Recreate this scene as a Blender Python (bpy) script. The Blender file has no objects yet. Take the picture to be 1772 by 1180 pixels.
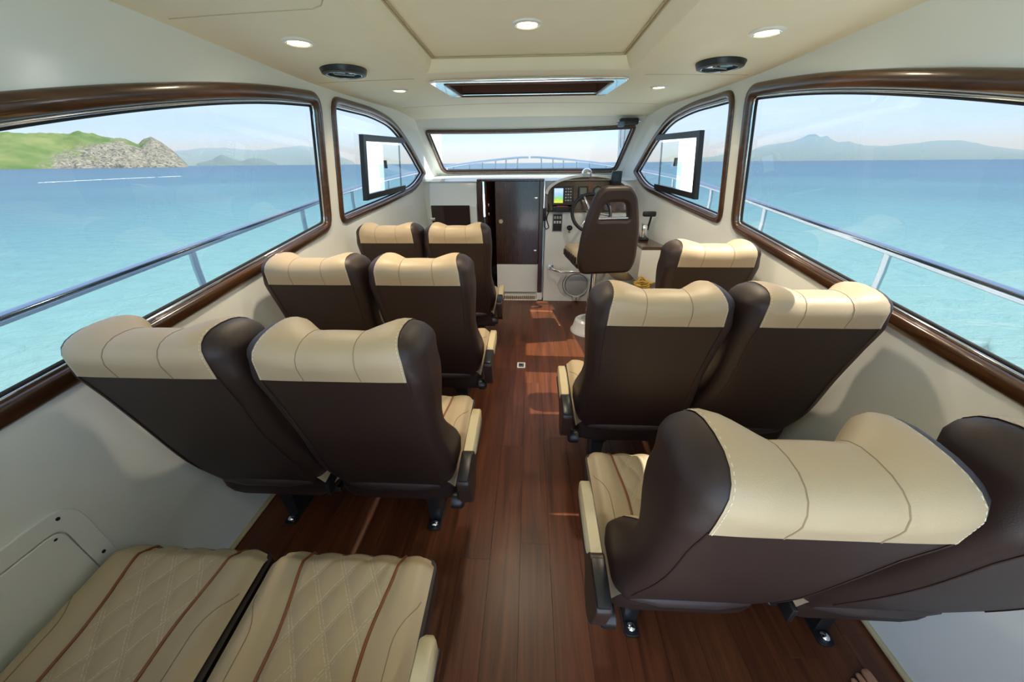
import bpy, bmesh, math, random
from mathutils import Vector, Matrix, noise
from mathutils.geometry import delaunay_2d_cdt
random.seed(4)
S = bpy.context.scene
COL = S.collection
PI = math.pi

# ------------------------------------------------------------------ camera
FPX = 620.0
cam_d = bpy.data.cameras.new('camera'); cam = bpy.data.objects.new('camera', cam_d); COL.objects.link(cam)
cam_d.sensor_width = 36.0; cam_d.lens = 36.0 * FPX / 1772.0; cam_d.clip_start = 0.02; cam_d.clip_end = 60000
def cam_axes(vpx=918.0, vpy=275.0, roll=math.radians(0.5)):
    c, s = math.cos(roll), math.sin(roll)
    px, py = (vpx - 886) / FPX, (590 - vpy) / FPX
    ux, uy = c * px + s * py, -s * px + c * py
    th = math.atan(uy); psi = math.atan(ux * math.cos(th))
    F = Vector((-math.sin(psi) * math.cos(th), math.cos(psi) * math.cos(th), -math.sin(th)))
    Rt = Vector((math.cos(psi), math.sin(psi), 0)); U = Rt.cross(F)
    return c * Rt - s * U, s * Rt + c * U, F
_r, _u, _f = cam_axes()
cam.matrix_world = Matrix(((_r.x, _u.x, -_f.x, 0.02), (_r.y, _u.y, -_f.y, 0), (_r.z, _u.z, -_f.z, 1.45), (0, 0, 0, 1)))
S.camera = cam

# ------------------------------------------------------------------ view, world, sun
S.view_settings.view_transform = 'Standard'; S.view_settings.look = 'None'
S.view_settings.exposure = 1.45; S.view_settings.gamma = 1.0; S.view_settings.use_curve_mapping = False
S.cycles.use_denoising = True
S.cycles.max_bounces = 10; S.cycles.diffuse_bounces = 6; S.cycles.transparent_max_bounces = 16
S.cycles.sample_clamp_indirect = 6.0
S.cycles.caustics_reflective = False; S.cycles.caustics_refractive = False
S.cycles.volume_bounces = 0

w = bpy.data.worlds.new('world'); S.world = w; w.use_nodes = True
nt = w.node_tree; nt.nodes.clear()
def N(t, typ, **kw):
    n = t.nodes.new(typ)
    for k, v in kw.items():
        if k.startswith('i_'):
            key = k[2:]
            n.inputs[int(key) if key.isdigit() else key.replace('_', ' ')].default_value = v
        else: setattr(n, k, v)
    return n
out = N(nt, 'ShaderNodeOutputWorld'); bg = N(nt, 'ShaderNodeBackground', i_Strength=1.35)
tc = N(nt, 'ShaderNodeTexCoord'); sep = N(nt, 'ShaderNodeSeparateXYZ')
nt.links.new(tc.outputs['Generated'], sep.inputs[0])
ramp = N(nt, 'ShaderNodeValToRGB')
el = ramp.color_ramp.elements
el[0].position = 0.0; el[0].color = (0.56, 0.69, 0.88, 1)
el[1].position = 1.0; el[1].color = (0.34, 0.54, 0.90, 1)
e = el.new(0.22); e.color = (0.50, 0.65, 0.92, 1)
nt.links.new(sep.outputs['Z'], ramp.inputs[0])
mp = N(nt, 'ShaderNodeMapping'); mp.inputs['Scale'].default_value = (1, 1, 3.2)
nz = N(nt, 'ShaderNodeTexNoise', i_Scale=2.2, i_Detail=6.0, i_Roughness=0.55)
nt.links.new(tc.outputs['Generated'], mp.inputs[0]); nt.links.new(mp.outputs[0], nz.inputs['Vector'])
cr = N(nt, 'ShaderNodeValToRGB'); cr.color_ramp.elements[0].position = 0.42; cr.color_ramp.elements[1].position = 0.78
cr.color_ramp.elements[1].color = (0.6, 0.6, 0.6, 1)
nt.links.new(nz.outputs['Fac'], cr.inputs[0])
mx = N(nt, 'ShaderNodeMixRGB'); mx.inputs['Color2'].default_value = (0.80, 0.86, 0.95, 1)
nt.links.new(cr.outputs[0], mx.inputs['Fac']); nt.links.new(ramp.outputs[0], mx.inputs['Color1'])
nt.links.new(mx.outputs[0], bg.inputs['Color']); nt.links.new(bg.outputs[0], out.inputs['Surface'])

sd = bpy.data.lights.new('sun', 'SUN'); sd.energy = 7.0; sd.angle = 0.009; sd.color = (1.0, 0.90, 0.76)
sun = bpy.data.objects.new('sun', sd); COL.objects.link(sun)
sun.rotation_euler = Vector((0.573, -0.02, 0.82)).to_track_quat('Z', 'Y').to_euler()

# ------------------------------------------------------------------ helpers
def lin(r, g, b):
    f = lambda c: (c / 255 / 12.92) if c / 255 <= 0.04045 else ((c / 255 + 0.055) / 1.055) ** 2.4
    return (f(r), f(g), f(b), 1)
MATS = {}
def pbr(name, col, rough=0.5, metal=0.0, spec=0.5, coat=0.0, noise_amt=0.0, noise_scale=20, bump=0.0, bump_scale=200, emis=None, emis_s=0):
    m = bpy.data.materials.new(name); m.use_nodes = True; t = m.node_tree
    b = t.nodes['Principled BSDF']
    b.inputs['Base Color'].default_value = col if len(col) == 4 else (*col, 1)
    b.inputs['Roughness'].default_value = rough; b.inputs['Metallic'].default_value = metal
    b.inputs['Specular IOR Level'].default_value = spec; b.inputs['Coat Weight'].default_value = coat
    b.inputs['Coat Roughness'].default_value = 0.06
    tcn = N(t, 'ShaderNodeTexCoord')
    nzn = N(t, 'ShaderNodeTexNoise', i_Scale=noise_scale, i_Detail=4.0)
    t.links.new(tcn.outputs['Object'], nzn.inputs['Vector'])
    if noise_amt > 0:
        hs = N(t, 'ShaderNodeHueSaturation'); hs.inputs['Color'].default_value = col if len(col) == 4 else (*col, 1)
        mr = N(t, 'ShaderNodeMapRange'); mr.inputs[3].default_value = 1 - noise_amt; mr.inputs[4].default_value = 1 + noise_amt
        t.links.new(nzn.outputs['Fac'], mr.inputs[0]); t.links.new(mr.outputs[0], hs.inputs['Value'])
        t.links.new(hs.outputs[0], b.inputs['Base Color'])
    if bump > 0:
        n2 = N(t, 'ShaderNodeTexNoise', i_Scale=bump_scale, i_Detail=3.0)
        t.links.new(tcn.outputs['Object'], n2.inputs['Vector'])
        bp = N(t, 'ShaderNodeBump', i_Strength=bump, i_Distance=0.002)
        t.links.new(n2.outputs['Fac'], bp.inputs['Height']); t.links.new(bp.outputs[0], b.inputs['Normal'])
    if emis: b.inputs['Emission Color'].default_value = (*emis, 1); b.inputs['Emission Strength'].default_value = emis_s
    MATS[name] = m; return m
def woodmat(name, c1, c2, rough, coat, scale=(30, 1.2, 30), rnd=0.0):
    m = bpy.data.materials.new(name); m.use_nodes = True; t = m.node_tree; b = t.nodes['Principled BSDF']
    b.inputs['Roughness'].default_value = rough; b.inputs['Coat Weight'].default_value = coat; b.inputs['Coat Roughness'].default_value = 0.08
    tcn = N(t, 'ShaderNodeTexCoord'); mpn = N(t, 'ShaderNodeMapping'); mpn.inputs['Scale'].default_value = scale
    t.links.new(tcn.outputs['Object'], mpn.inputs[0])
    if rnd:
        oi = N(t, 'ShaderNodeObjectInfo'); vm = N(t, 'ShaderNodeMath', operation='MULTIPLY', i_1=37.0)
        t.links.new(oi.outputs['Random'], vm.inputs[0])
        cb = N(t, 'ShaderNodeCombineXYZ'); t.links.new(vm.outputs[0], cb.inputs[0]); t.links.new(vm.outputs[0], cb.inputs[1])
        t.links.new(cb.outputs[0], mpn.inputs['Location'])
    n1 = N(t, 'ShaderNodeTexNoise', i_Scale=1.0, i_Detail=6.0, i_Roughness=0.6, i_Distortion=0.8)
    t.links.new(mpn.outputs[0], n1.inputs['Vector'])
    r = N(t, 'ShaderNodeValToRGB'); r.color_ramp.elements[0].position = 0.3; r.color_ramp.elements[1].position = 0.72
    r.color_ramp.elements[0].color = (*c1, 1); r.color_ramp.elements[1].color = (*c2, 1)
    t.links.new(n1.outputs['Fac'], r.inputs[0])
    if rnd:
        hs = N(t, 'ShaderNodeHueSaturation'); mr = N(t, 'ShaderNodeMapRange'); mr.inputs[3].default_value = 1 - rnd; mr.inputs[4].default_value = 1 + rnd
        t.links.new(oi.outputs['Random'], mr.inputs[0]); t.links.new(mr.outputs[0], hs.inputs['Value']); t.links.new(r.outputs[0], hs.inputs['Color'])
        t.links.new(hs.outputs[0], b.inputs['Base Color'])
    else: t.links.new(r.outputs[0], b.inputs['Base Color'])
    MATS[name] = m; return m
def glassmat(name, tint, base=0.04, amp=0.55):
    m = bpy.data.materials.new(name); m.use_nodes = True; t = m.node_tree; t.nodes.clear()
    o = N(t, 'ShaderNodeOutputMaterial'); tr = N(t, 'ShaderNodeBsdfTransparent'); tr.inputs[0].default_value = (*tint, 1)
    gl = N(t, 'ShaderNodeBsdfGlossy', i_Roughness=0.0); lw = N(t, 'ShaderNodeLayerWeight', i_Blend=0.5)
    pw = N(t, 'ShaderNodeMath', operation='POWER', i_1=4.0); ml = N(t, 'ShaderNodeMath', operation='MULTIPLY_ADD', i_1=amp, i_2=base)
    mxs = N(t, 'ShaderNodeMixShader')
    t.links.new(lw.outputs['Facing'], pw.inputs[0]); t.links.new(pw.outputs[0], ml.inputs[0]); t.links.new(ml.outputs[0], mxs.inputs[0])
    t.links.new(tr.outputs[0], mxs.inputs[1]); t.links.new(gl.outputs[0], mxs.inputs[2]); t.links.new(mxs.outputs[0], o.inputs[0])
    MATS[name] = m; return m

pbr('gelcoat', (0.82, 0.85, 0.82), rough=0.12, spec=0.5, noise_amt=0.02, noise_scale=3)
pbr('gelcoat_matte', (0.82, 0.84, 0.82), rough=0.4, noise_amt=0.02, noise_scale=3)
pbr('headliner', (0.87, 0.83, 0.65), rough=0.55, noise_amt=0.03, noise_scale=9, bump=0.15, bump_scale=60)
pbr('seam', (0.55, 0.48, 0.32), rough=0.7, noise_amt=0.05)
pbr('brown_vinyl', (0.026, 0.0130, 0.0098), rough=0.5, noise_amt=0.08, noise_scale=14, bump=0.2, bump_scale=500)
pbr('brown_band', (0.045, 0.030, 0.028), rough=0.45, noise_amt=0.05)
pbr('cream_vinyl', (0.50, 0.385, 0.235), rough=0.48, noise_amt=0.03, noise_scale=10, bump=0.2, bump_scale=420)
pbr('cream_seam', (0.30, 0.22, 0.13), rough=0.7, noise_amt=0.05)
pbr('stitch', (0.72, 0.64, 0.48), rough=0.7, noise_amt=0.05)
pbr('piping', (0.25, 0.080, 0.024), rough=0.4, noise_amt=0.05)
pbr('arm_cream', (0.60, 0.50, 0.30), rough=0.35, noise_amt=0.05)
pbr('arm_brown', (0.035, 0.020, 0.016), rough=0.4, noise_amt=0.05)
pbr('black_plastic', (0.012, 0.012, 0.013), rough=0.35, noise_amt=0.05)
pbr('black_rubber', (0.01, 0.01, 0.011), rough=0.6, noise_amt=0.05)
pbr('grey_plastic', (0.42, 0.43, 0.42), rough=0.4, noise_amt=0.04)
pbr('grey_light', (0.58, 0.60, 0.60), rough=0.35, noise_amt=0.04)
pbr('steel_dark', (0.02, 0.02, 0.022), rough=0.4, metal=0.3, noise_amt=0.1)
pbr('chrome', (0.82, 0.83, 0.85), rough=0.08, metal=1.0, noise_amt=0.02)
pbr('stainless', (0.48, 0.52, 0.57), rough=0.14, metal=1.0, noise_amt=0.02)
pbr('lamp_white', (0.8, 0.8, 0.78), rough=0.3, noise_amt=0.01)
pbr('bulb', (1, 0.9, 0.7), rough=0.4, emis=(1.0, 0.80, 0.50), emis_s=7.0)
pbr('smoked_glass', (0.02, 0.03, 0.03), rough=0.06, noise_amt=0.05)
pbr('dark_acrylic', (0.022, 0.012, 0.014), rough=0.1, noise_amt=0.05)
pbr('skin', (0.50, 0.25, 0.15), rough=0.5, noise_amt=0.06, noise_scale=40)
pbr('nail', (0.62, 0.38, 0.28), rough=0.3, noise_amt=0.03)
pbr('rope_gold', (0.55, 0.36, 0.08), rough=0.7, noise_amt=0.2, noise_scale=80)
pbr('red_label', (0.5, 0.05, 0.05), rough=0.4, noise_amt=0.1)
pbr('screen_grey', (0.20, 0.24, 0.20), rough=0.15, noise_amt=0.05)
pbr('key_white', (0.7, 0.7, 0.7), rough=0.4, noise_amt=0.02)
pbr('deck_white', (0.70, 0.72, 0.72), rough=0.3, noise_amt=0.03)
pbr('hull_red', (0.22, 0.03, 0.03), rough=0.25, noise_amt=0.03)
pbr('tassel', (0.30, 0.10, 0.04), rough=0.7, noise_amt=0.1)
pbr('blue_grey', (0.14, 0.22, 0.34), rough=0.3, metal=0.4, noise_amt=0.05)
woodmat('frame_wood', (0.030, 0.011, 0.004), (0.105, 0.043, 0.015), 0.28, 0.7, (26, 2.2, 26))
woodmat('hatch_wood', (0.085, 0.032, 0.016), (0.13, 0.052, 0.026), 0.35, 0.3, (2.0, 30, 30))
woodmat('door_wood', (0.030, 0.010, 0.006), (0.058, 0.021, 0.011), 0.25, 0.6, (40, 40, 2.0))
woodmat('teak', (0.20, 0.085, 0.028), (0.42, 0.20, 0.075), 0.3, 0.4, (3, 30, 30))
woodmat('plank_wood', (0.056, 0.0155, 0.0062), (0.165, 0.050, 0.018), 0.36, 0.0, (34, 1.6, 34), rnd=0.06)
glassmat('window_glass', (0.335, 0.355, 0.365))
m = bpy.data.materials.new('glare_film'); m.use_nodes = True; t = m.node_tree; t.nodes.clear()
o_ = N(t, 'ShaderNodeOutputMaterial'); d1 = N(t, 'ShaderNodeBsdfTranslucent'); d1.inputs[0].default_value = (0.93, 0.94, 0.95, 1); d2 = N(t, 'ShaderNodeBsdfDiffuse'); d2.inputs[0].default_value = (0.9, 0.9, 0.9, 1)
ms = N(t, 'ShaderNodeMixShader', i_0=0.2); t.links.new(d1.outputs[0], ms.inputs[1]); t.links.new(d2.outputs[0], ms.inputs[2]); t.links.new(ms.outputs[0], o_.inputs[0]); MATS['glare_film'] = m  # translucent white standing in for overexposed daylight at the vent
glassmat('windscreen_glass', (0.39, 0.41, 0.42))
glassmat('vent_glass', (0.33, 0.38, 0.38), base=0.05)

# cushion vinyl: quilted stitching only on the flat print level
m = pbr('cream_quilt', (0.50, 0.385, 0.235), rough=0.48, bump=0.2, bump_scale=420)
t = m.node_tree; b = t.nodes['Principled BSDF']
tcn = N(t, 'ShaderNodeTexCoord'); sp = N(t, 'ShaderNodeSeparateXYZ'); t.links.new(tcn.outputs['Object'], sp.inputs[0])
QX, QY = 0.082, 0.125
facs = []
for sg in (1, -1):
    a1 = N(t, 'ShaderNodeMath', operation='MULTIPLY', i_1=1 / QX); t.links.new(sp.outputs['X'], a1.inputs[0])
    a2 = N(t, 'ShaderNodeMath', operation='MULTIPLY_ADD', i_1=sg / QY); t.links.new(sp.outputs['Y'], a2.inputs[0]); t.links.new(a1.outputs[0], a2.inputs[2])
    fr = N(t, 'ShaderNodeMath', operation='PINGPONG', i_1=0.5); t.links.new(a2.outputs[0], fr.inputs[0])
    lo = N(t, 'ShaderNodeMath', operation='COMPARE', i_1=0.055, i_2=0.016); t.links.new(fr.outputs[0], lo.inputs[0])
    facs.append(lo)
mxm = N(t, 'ShaderNodeMath', operation='MAXIMUM'); t.links.new(facs[0].outputs[0], mxm.inputs[0]); t.links.new(facs[1].outputs[0], mxm.inputs[1])
ck = N(t, 'ShaderNodeTexNoise', i_Scale=260.0); t.links.new(tcn.outputs['Object'], ck.inputs['Vector'])
gt = N(t, 'ShaderNodeMath', operation='GREATER_THAN', i_1=0.47); t.links.new(ck.outputs['Fac'], gt.inputs[0])
mm = N(t, 'ShaderNodeMath', operation='MULTIPLY'); t.links.new(mxm.outputs[0], mm.inputs[0]); t.links.new(gt.outputs[0], mm.inputs[1])
ax = N(t, 'ShaderNodeMath', operation='ABSOLUTE'); t.links.new(sp.outputs['X'], ax.inputs[0])
lt = N(t, 'ShaderNodeMath', operation='LESS_THAN', i_1=0.118); t.links.new(ax.outputs[0], lt.inputs[0])
m2 = N(t, 'ShaderNodeMath', operation='MULTIPLY'); t.links.new(mm.outputs[0], m2.inputs[0]); t.links.new(lt.outputs[0], m2.inputs[1])
mc = N(t, 'ShaderNodeMixRGB'); mc.inputs['Color1'].default_value = (0.50, 0.385, 0.235, 1); mc.inputs['Color2'].default_value = (0.62, 0.51, 0.35, 1)
t.links.new(m2.outputs[0], mc.inputs['Fac']); t.links.new(mc.outputs[0], b.inputs['Base Color'])

def tag(o, label=None, cat=None, group=None, kind=None):
    if label: o['label'] = label
    if cat: o['category'] = cat
    if group: o['group'] = group
    if kind: o['kind'] = kind
    return o
def empty(name, loc=(0, 0, 0), rz=0.0):
    o = bpy.data.objects.new(name, None); COL.objects.link(o); o.location = loc; o.rotation_euler = (0, 0, rz)
    o.empty_display_size = 0.05
    return o

class MB:
    def __init__(s): s.v = []; s.f = []
    def add(s, vs, fs):
        o = len(s.v); s.v += [tuple(p) for p in vs]; s.f += [tuple(i + o for i in f) for f in fs]; return s
    def box(s, c, size, bev=0.0, rot=None, seg=2):
        bm = bmesh.new(); bmesh.ops.create_cube(bm, size=1.0)
        bmesh.ops.scale(bm, vec=size, verts=bm.verts)
        if bev > 0: bmesh.ops.bevel(bm, geom=list(bm.edges), offset=min(bev, min(size) * 0.49), segments=seg, profile=0.5, affect='EDGES')
        if rot is not None: bmesh.ops.transform(bm, matrix=rot.to_4x4(), verts=bm.verts)
        bmesh.ops.translate(bm, vec=c, verts=bm.verts)
        bm.verts.index_update(); s.add([v.co[:] for v in bm.verts], [[v.index for v in f.verts] for f in bm.faces]); bm.free(); return s
    def loft(s, rings, closed=True, cap=True, loop=False):
        n = len(rings[0]); vs = [p for r in rings for p in r]; fs = []
        m_ = len(rings)
        for i in range(m_ if loop else m_ - 1):
            for j in range(n if closed else n - 1):
                a, b_ = i * n + j, i * n + (j + 1) % n; c, d = ((i + 1) % m_) * n + (j + 1) % n, ((i + 1) % m_) * n + j
                fs.append((a, b_, c, d))
        if cap and not loop and closed:
            fs.append(tuple(reversed(range(n)))); fs.append(tuple((m_ - 1) * n + j for j in range(n)))
        return s.add(vs, fs)
    def tube(s, pts, r, n=10, loop=False, cap=True):
        pts = [Vector(p) for p in pts]; rings = []; m_ = len(pts); up = None
        for i, p in enumerate(pts):
            if loop: d = pts[(i + 1) % m_] - pts[i - 1]
            else: d = pts[min(i + 1, m_ - 1)] - pts[max(i - 1, 0)]
            d.normalize()
            if up is None:
                up = d.orthogonal().normalized()
            up = (up - d * up.dot(d)).normalized(); sd_ = d.cross(up)
            rr = r[i] if isinstance(r, (list, tuple)) else r
            rings.append([p + (up * math.cos(2 * PI * k / n) + sd_ * math.sin(2 * PI * k / n)) * rr for k in range(n)])
        return s.loft(rings, True, cap, loop)
    def lathe(s, prof, c=(0, 0, 0), n=28, axis=None):
        rings = []
        q = Vector((0, 0, 1)).rotation_difference(Vector(axis)).to_matrix() if axis else None
        for (r, z) in prof:
            ring = []
            for k in range(n):
                p = Vector((r * math.cos(2 * PI * k / n), r * math.sin(2 * PI * k / n), z))
                if q: p = q @ p
                ring.append(p + Vector(c))
            rings.append(ring)
        return s.loft(rings, True, False)
    def build(s, name, mat, parent=None, smooth=None, mesh_name=None):
        me = bpy.data.meshes.new(mesh_name or name)
        off = parent_off(parent)
        me.from_pydata([tuple(Vector(p) - off) for p in s.v] if off.length else s.v, [], s.f)
        bm = bmesh.new(); bm.from_mesh(me); bmesh.ops.recalc_face_normals(bm, faces=bm.faces); bm.to_mesh(me); bm.free()
        return link(name, me, mat, parent, smooth)
LOCAL = set()
def parent_off(parent):
    if parent is None or parent.name in LOCAL: return Vector((0, 0, 0))
    o = Vector(parent.location); p = parent.parent
    while p is not None:
        o = o + Vector(p.location); p = p.parent
    return o
def link(name, me, mat, parent=None, smooth=None):
    o = bpy.data.objects.new(name, me); COL.objects.link(o)
    me.materials.append(MATS[mat] if isinstance(mat, str) else mat)
    if smooth is not None:
        me.polygons.foreach_set('use_smooth', [True] * len(me.polygons)); me.set_sharp_from_angle(angle=math.radians(smooth))
    if parent is not None:
        o.parent = parent
        if parent.name in LOCAL: LOCAL.add(o.name)
    return o
def plate(outer, holes, thick, bevel, M=None):
    """2-D outline with holes -> solid plate mesh (verts, faces), XY plane, centred in z"""
    cu = bpy.data.curves.new('c', 'CURVE'); cu.dimensions = '2D'; cu.fill_mode = 'BOTH'
    cu.extrude = max(thick / 2 - bevel, 0.0001); cu.bevel_depth = bevel; cu.bevel_resolution = 2; cu.offset = -bevel
    for lp in [outer] + list(holes):
        sp_ = cu.splines.new('POLY'); sp_.points.add(len(lp) - 1); sp_.use_cyclic_u = True
        for p, q in zip(sp_.points, lp): p.co = (q[0], q[1], 0, 1)
    ob = bpy.data.objects.new('c', cu); COL.objects.link(ob)
    me = bpy.data.meshes.new_from_object(ob.evaluated_get(bpy.context.evaluated_depsgraph_get()))
    vs = [Vector(v.co) for v in me.vertices]; fs = [tuple(p.vertices) for p in me.polygons]
    bpy.data.objects.remove(ob); bpy.data.curves.remove(cu); bpy.data.meshes.remove(me)
    if M is not None: vs = [M @ v for v in vs]
    return vs, fs
def rounded(pts, rad, n=6):
    """round the corners of a polygon; rad scalar or list"""
    out_ = []; m_ = len(pts)
    for i in range(m_):
        p = Vector((*pts[i], 0)).to_2d(); a = Vector(pts[i - 1]); c = Vector(pts[(i + 1) % m_])
        r = rad[i] if isinstance(rad, (list, tuple)) else rad
        if r <= 0: out_.append(tuple(p)); continue
        d1 = (a - p); d2 = (c - p); k = min(r, d1.length * 0.48, d2.length * 0.48)
        s1 = p + d1.normalized() * k; s2 = p + d2.normalized() * k
        for j in range(n + 1):
            u = j / n; out_.append(tuple((1 - u) ** 2 * s1 + 2 * u * (1 - u) * p + u * u * s2))
    return out_
def resample(loop, step):
    out_ = []; m_ = len(loop)
    for i in range(m_):
        a = Vector(loop[i]); b_ = Vector(loop[(i + 1) % m_]); L = (b_ - a).length
        k = max(1, int(round(L / step)))
        for j in range(k): out_.append(tuple(a.lerp(b_, j / k)))
    return out_
def offset_loop(loop, d):
    """move inward by d (loop any orientation)"""
    area = sum(loop[i - 1][0] * loop[i][1] - loop[i][0] * loop[i - 1][1] for i in range(len(loop)))
    sgn = 1 if area > 0 else -1; out_ = []
    m_ = len(loop)
    for i in range(m_):
        a = Vector(loop[i - 1]); c = Vector(loop[(i + 1) % m_]); t_ = (c - a).normalized()
        out_.append((loop[i][0] - t_.y * d * sgn, loop[i][1] + t_.x * d * sgn))
    return out_
def inside(p, loop):
    x, y = p; c = False
    for i in range(len(loop)):
        x1, y1 = loop[i - 1]; x2, y2 = loop[i]
        if (y1 > y) != (y2 > y) and x < (x2 - x1) * (y - y1) / (y2 - y1) + x1: c = not c
    return c
def sheet(outer, holes, step, fn):
    """triangulated sheet of a 2-D outline with holes, mapped through fn(a, b) -> xyz"""
    loops = [resample(outer, step)] + [resample(h, step) for h in holes]
    vs = []; ed = []
    for lp in loops:
        o = len(vs); vs += lp; ed += [(o + i, o + (i + 1) % len(lp)) for i in range(len(lp))]
    xs = [p[0] for p in loops[0]]; ys = [p[1] for p in loops[0]]
    g = step * 1.2; a = min(xs) + g / 2
    while a < max(xs):
        b_ = min(ys) + g / 2
        while b_ < max(ys):
            if inside((a, b_), outer) and not any(inside((a, b_), h) for h in holes): vs.append((a, b_))
            b_ += g
        a += g
    r = delaunay_2d_cdt([Vector(v) for v in vs], ed, [], 0, 1e-5)
    V, F = r[0], r[2]; fs = []
    for f in F:
        c = sum((V[i] for i in f), Vector((0, 0))) / len(f)
        if inside(c, loops[0]) and not any(inside(c, h) for h in loops[1:]): fs.append(tuple(f))
    return [fn(v.x, v.y) for v in V], fs
def sstep(a, b_, x):
    u = min(1, max(0, (x - a) / (b_ - a))); return u * u * (3 - 2 * u)
def interp(x, tab):
    if x <= tab[0][0]: return tab[0][1]
    for (a, va), (b_, vb) in zip(tab, tab[1:]):
        if x <= b_: return va + (vb - va) * (x - a) / (b_ - a)
    return tab[-1][1]
def smoothtab(x, tab):
    if x <= tab[0][0]: return tab[0][1]
    for (a, va), (b_, vb) in zip(tab, tab[1:]):
        if x <= b_: return va + (vb - va) * sstep(a, b_, x)
    return tab[-1][1]

# ------------------------------------------------------------------ cabin geometry functions
AFT = -0.62
def zs(Y): return 0.80 + 0.1 * max(-1.5, min(Y, 2.6)) + (0.05 * (Y - 2.6) if Y > 2.6 else 0)
def Xs(Y): return 1.28 - (0.078 * (Y - 2.3) ** 1.7 if Y > 2.3 else 0)
def tumble(Y): return interp(Y, [(2.4, 0.11), (4.0, 0.045)])
def Xw(Y, z):
    k = zs(Y)
    if z < k: return Xs(Y) - 0.075 * (1 - z / k)
    return Xs(Y) - tumble(Y) * (z - k) / (1.8 - k)
def zedge(Y): return smoothtab(Y, [(1.0, 1.855), (2.4, 1.822), (3.4, 1.822), (4.0, 1.775), (4.5, 1.75)])
def zceil(x, Y): return zedge(Y) + 0.03 * (1 - min(1, abs(x) / 1.2) ** 2)

# ------------------------------------------------------------------ structure: floor
b_ = MB().box((0, (AFT + 4.0) / 2, -0.025), (2.5, 4.0 - AFT, 0.034)); floor = b_.build('floor', 'steel_dark')
tag(floor, 'dark reddish-brown wood plank floor running down the aisle', 'floor', kind='structure')
PW, PL = 0.122, 1.22
nrow = 20
cnt = 0
for i in range(nrow):
    x0 = -1.22 + i * PW
    y = AFT - ((i * 0.47) % 1.0) * PL
    while y < 3.97:
        a, e_ = max(y, AFT), min(y + PL, 3.97)
        if e_ - a > 0.05:
            q = MB().box((x0 + PW / 2, (a + e_) / 2, -0.004), (PW - 0.0005, e_ - a - 0.0006, 0.008), 0.0004, seg=1)
            q.build('plank', 'plank_wood', floor); cnt += 1
        y += PL

# ------------------------------------------------------------------ structure: side walls, windows
def big_outline():
    top = [(2.37, 1.795), (1.95, 1.765), (1.6, 1.722), (1.25, 1.663), (0.95, 1.602), (0.6, 1.52), (0.2, 1.41), (-0.1, 1.315), (-0.22, 1.26)]
    bot = [(-0.33, 1.12), (-0.33, zs(-0.33) + 0.005), (0.1, zs(0.1) + 0.0), (1.2, zs(1.2)), (2.37, zs(2.37) + 0.005)]
    return rounded(top + bot, [0.10, 0.2, 0.2, 0.2, 0.2, 0.2, 0.2, 0.2, 0.15, 0.1, 0.1, 0.2, 0.2, 0.10], 5)
def small_outline():
    pts = [(2.49, 1.80), (3.05, 1.80), (3.42, 1.755), (3.72, 1.60), (4.06, 1.325), (3.80, 1.175), (3.2, 1.10), (2.49, 1.045)]
    return rounded(pts, [0.10, 0.15, 0.15, 0.15, 0.05, 0.14, 0.2, 0.10], 5)
BIGO = resample(big_outline(), 0.06); SMALLO = resample(small_outline(), 0.04)
def frame_sweep(loop, prof, side):
    """profile list of (inward offset, height above wall into the cabin)"""
    rings = []
    offs = {d: offset_loop(loop, d) for d, _ in prof}
    for i in range(len(loop)):
        rings.append([(side * (Xw(*offs[d][i]) - hgt), offs[d][i][0], offs[d][i][1]) for d, hgt in prof])
    return MB().loft(rings, True, False, True)
wn = 0
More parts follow.
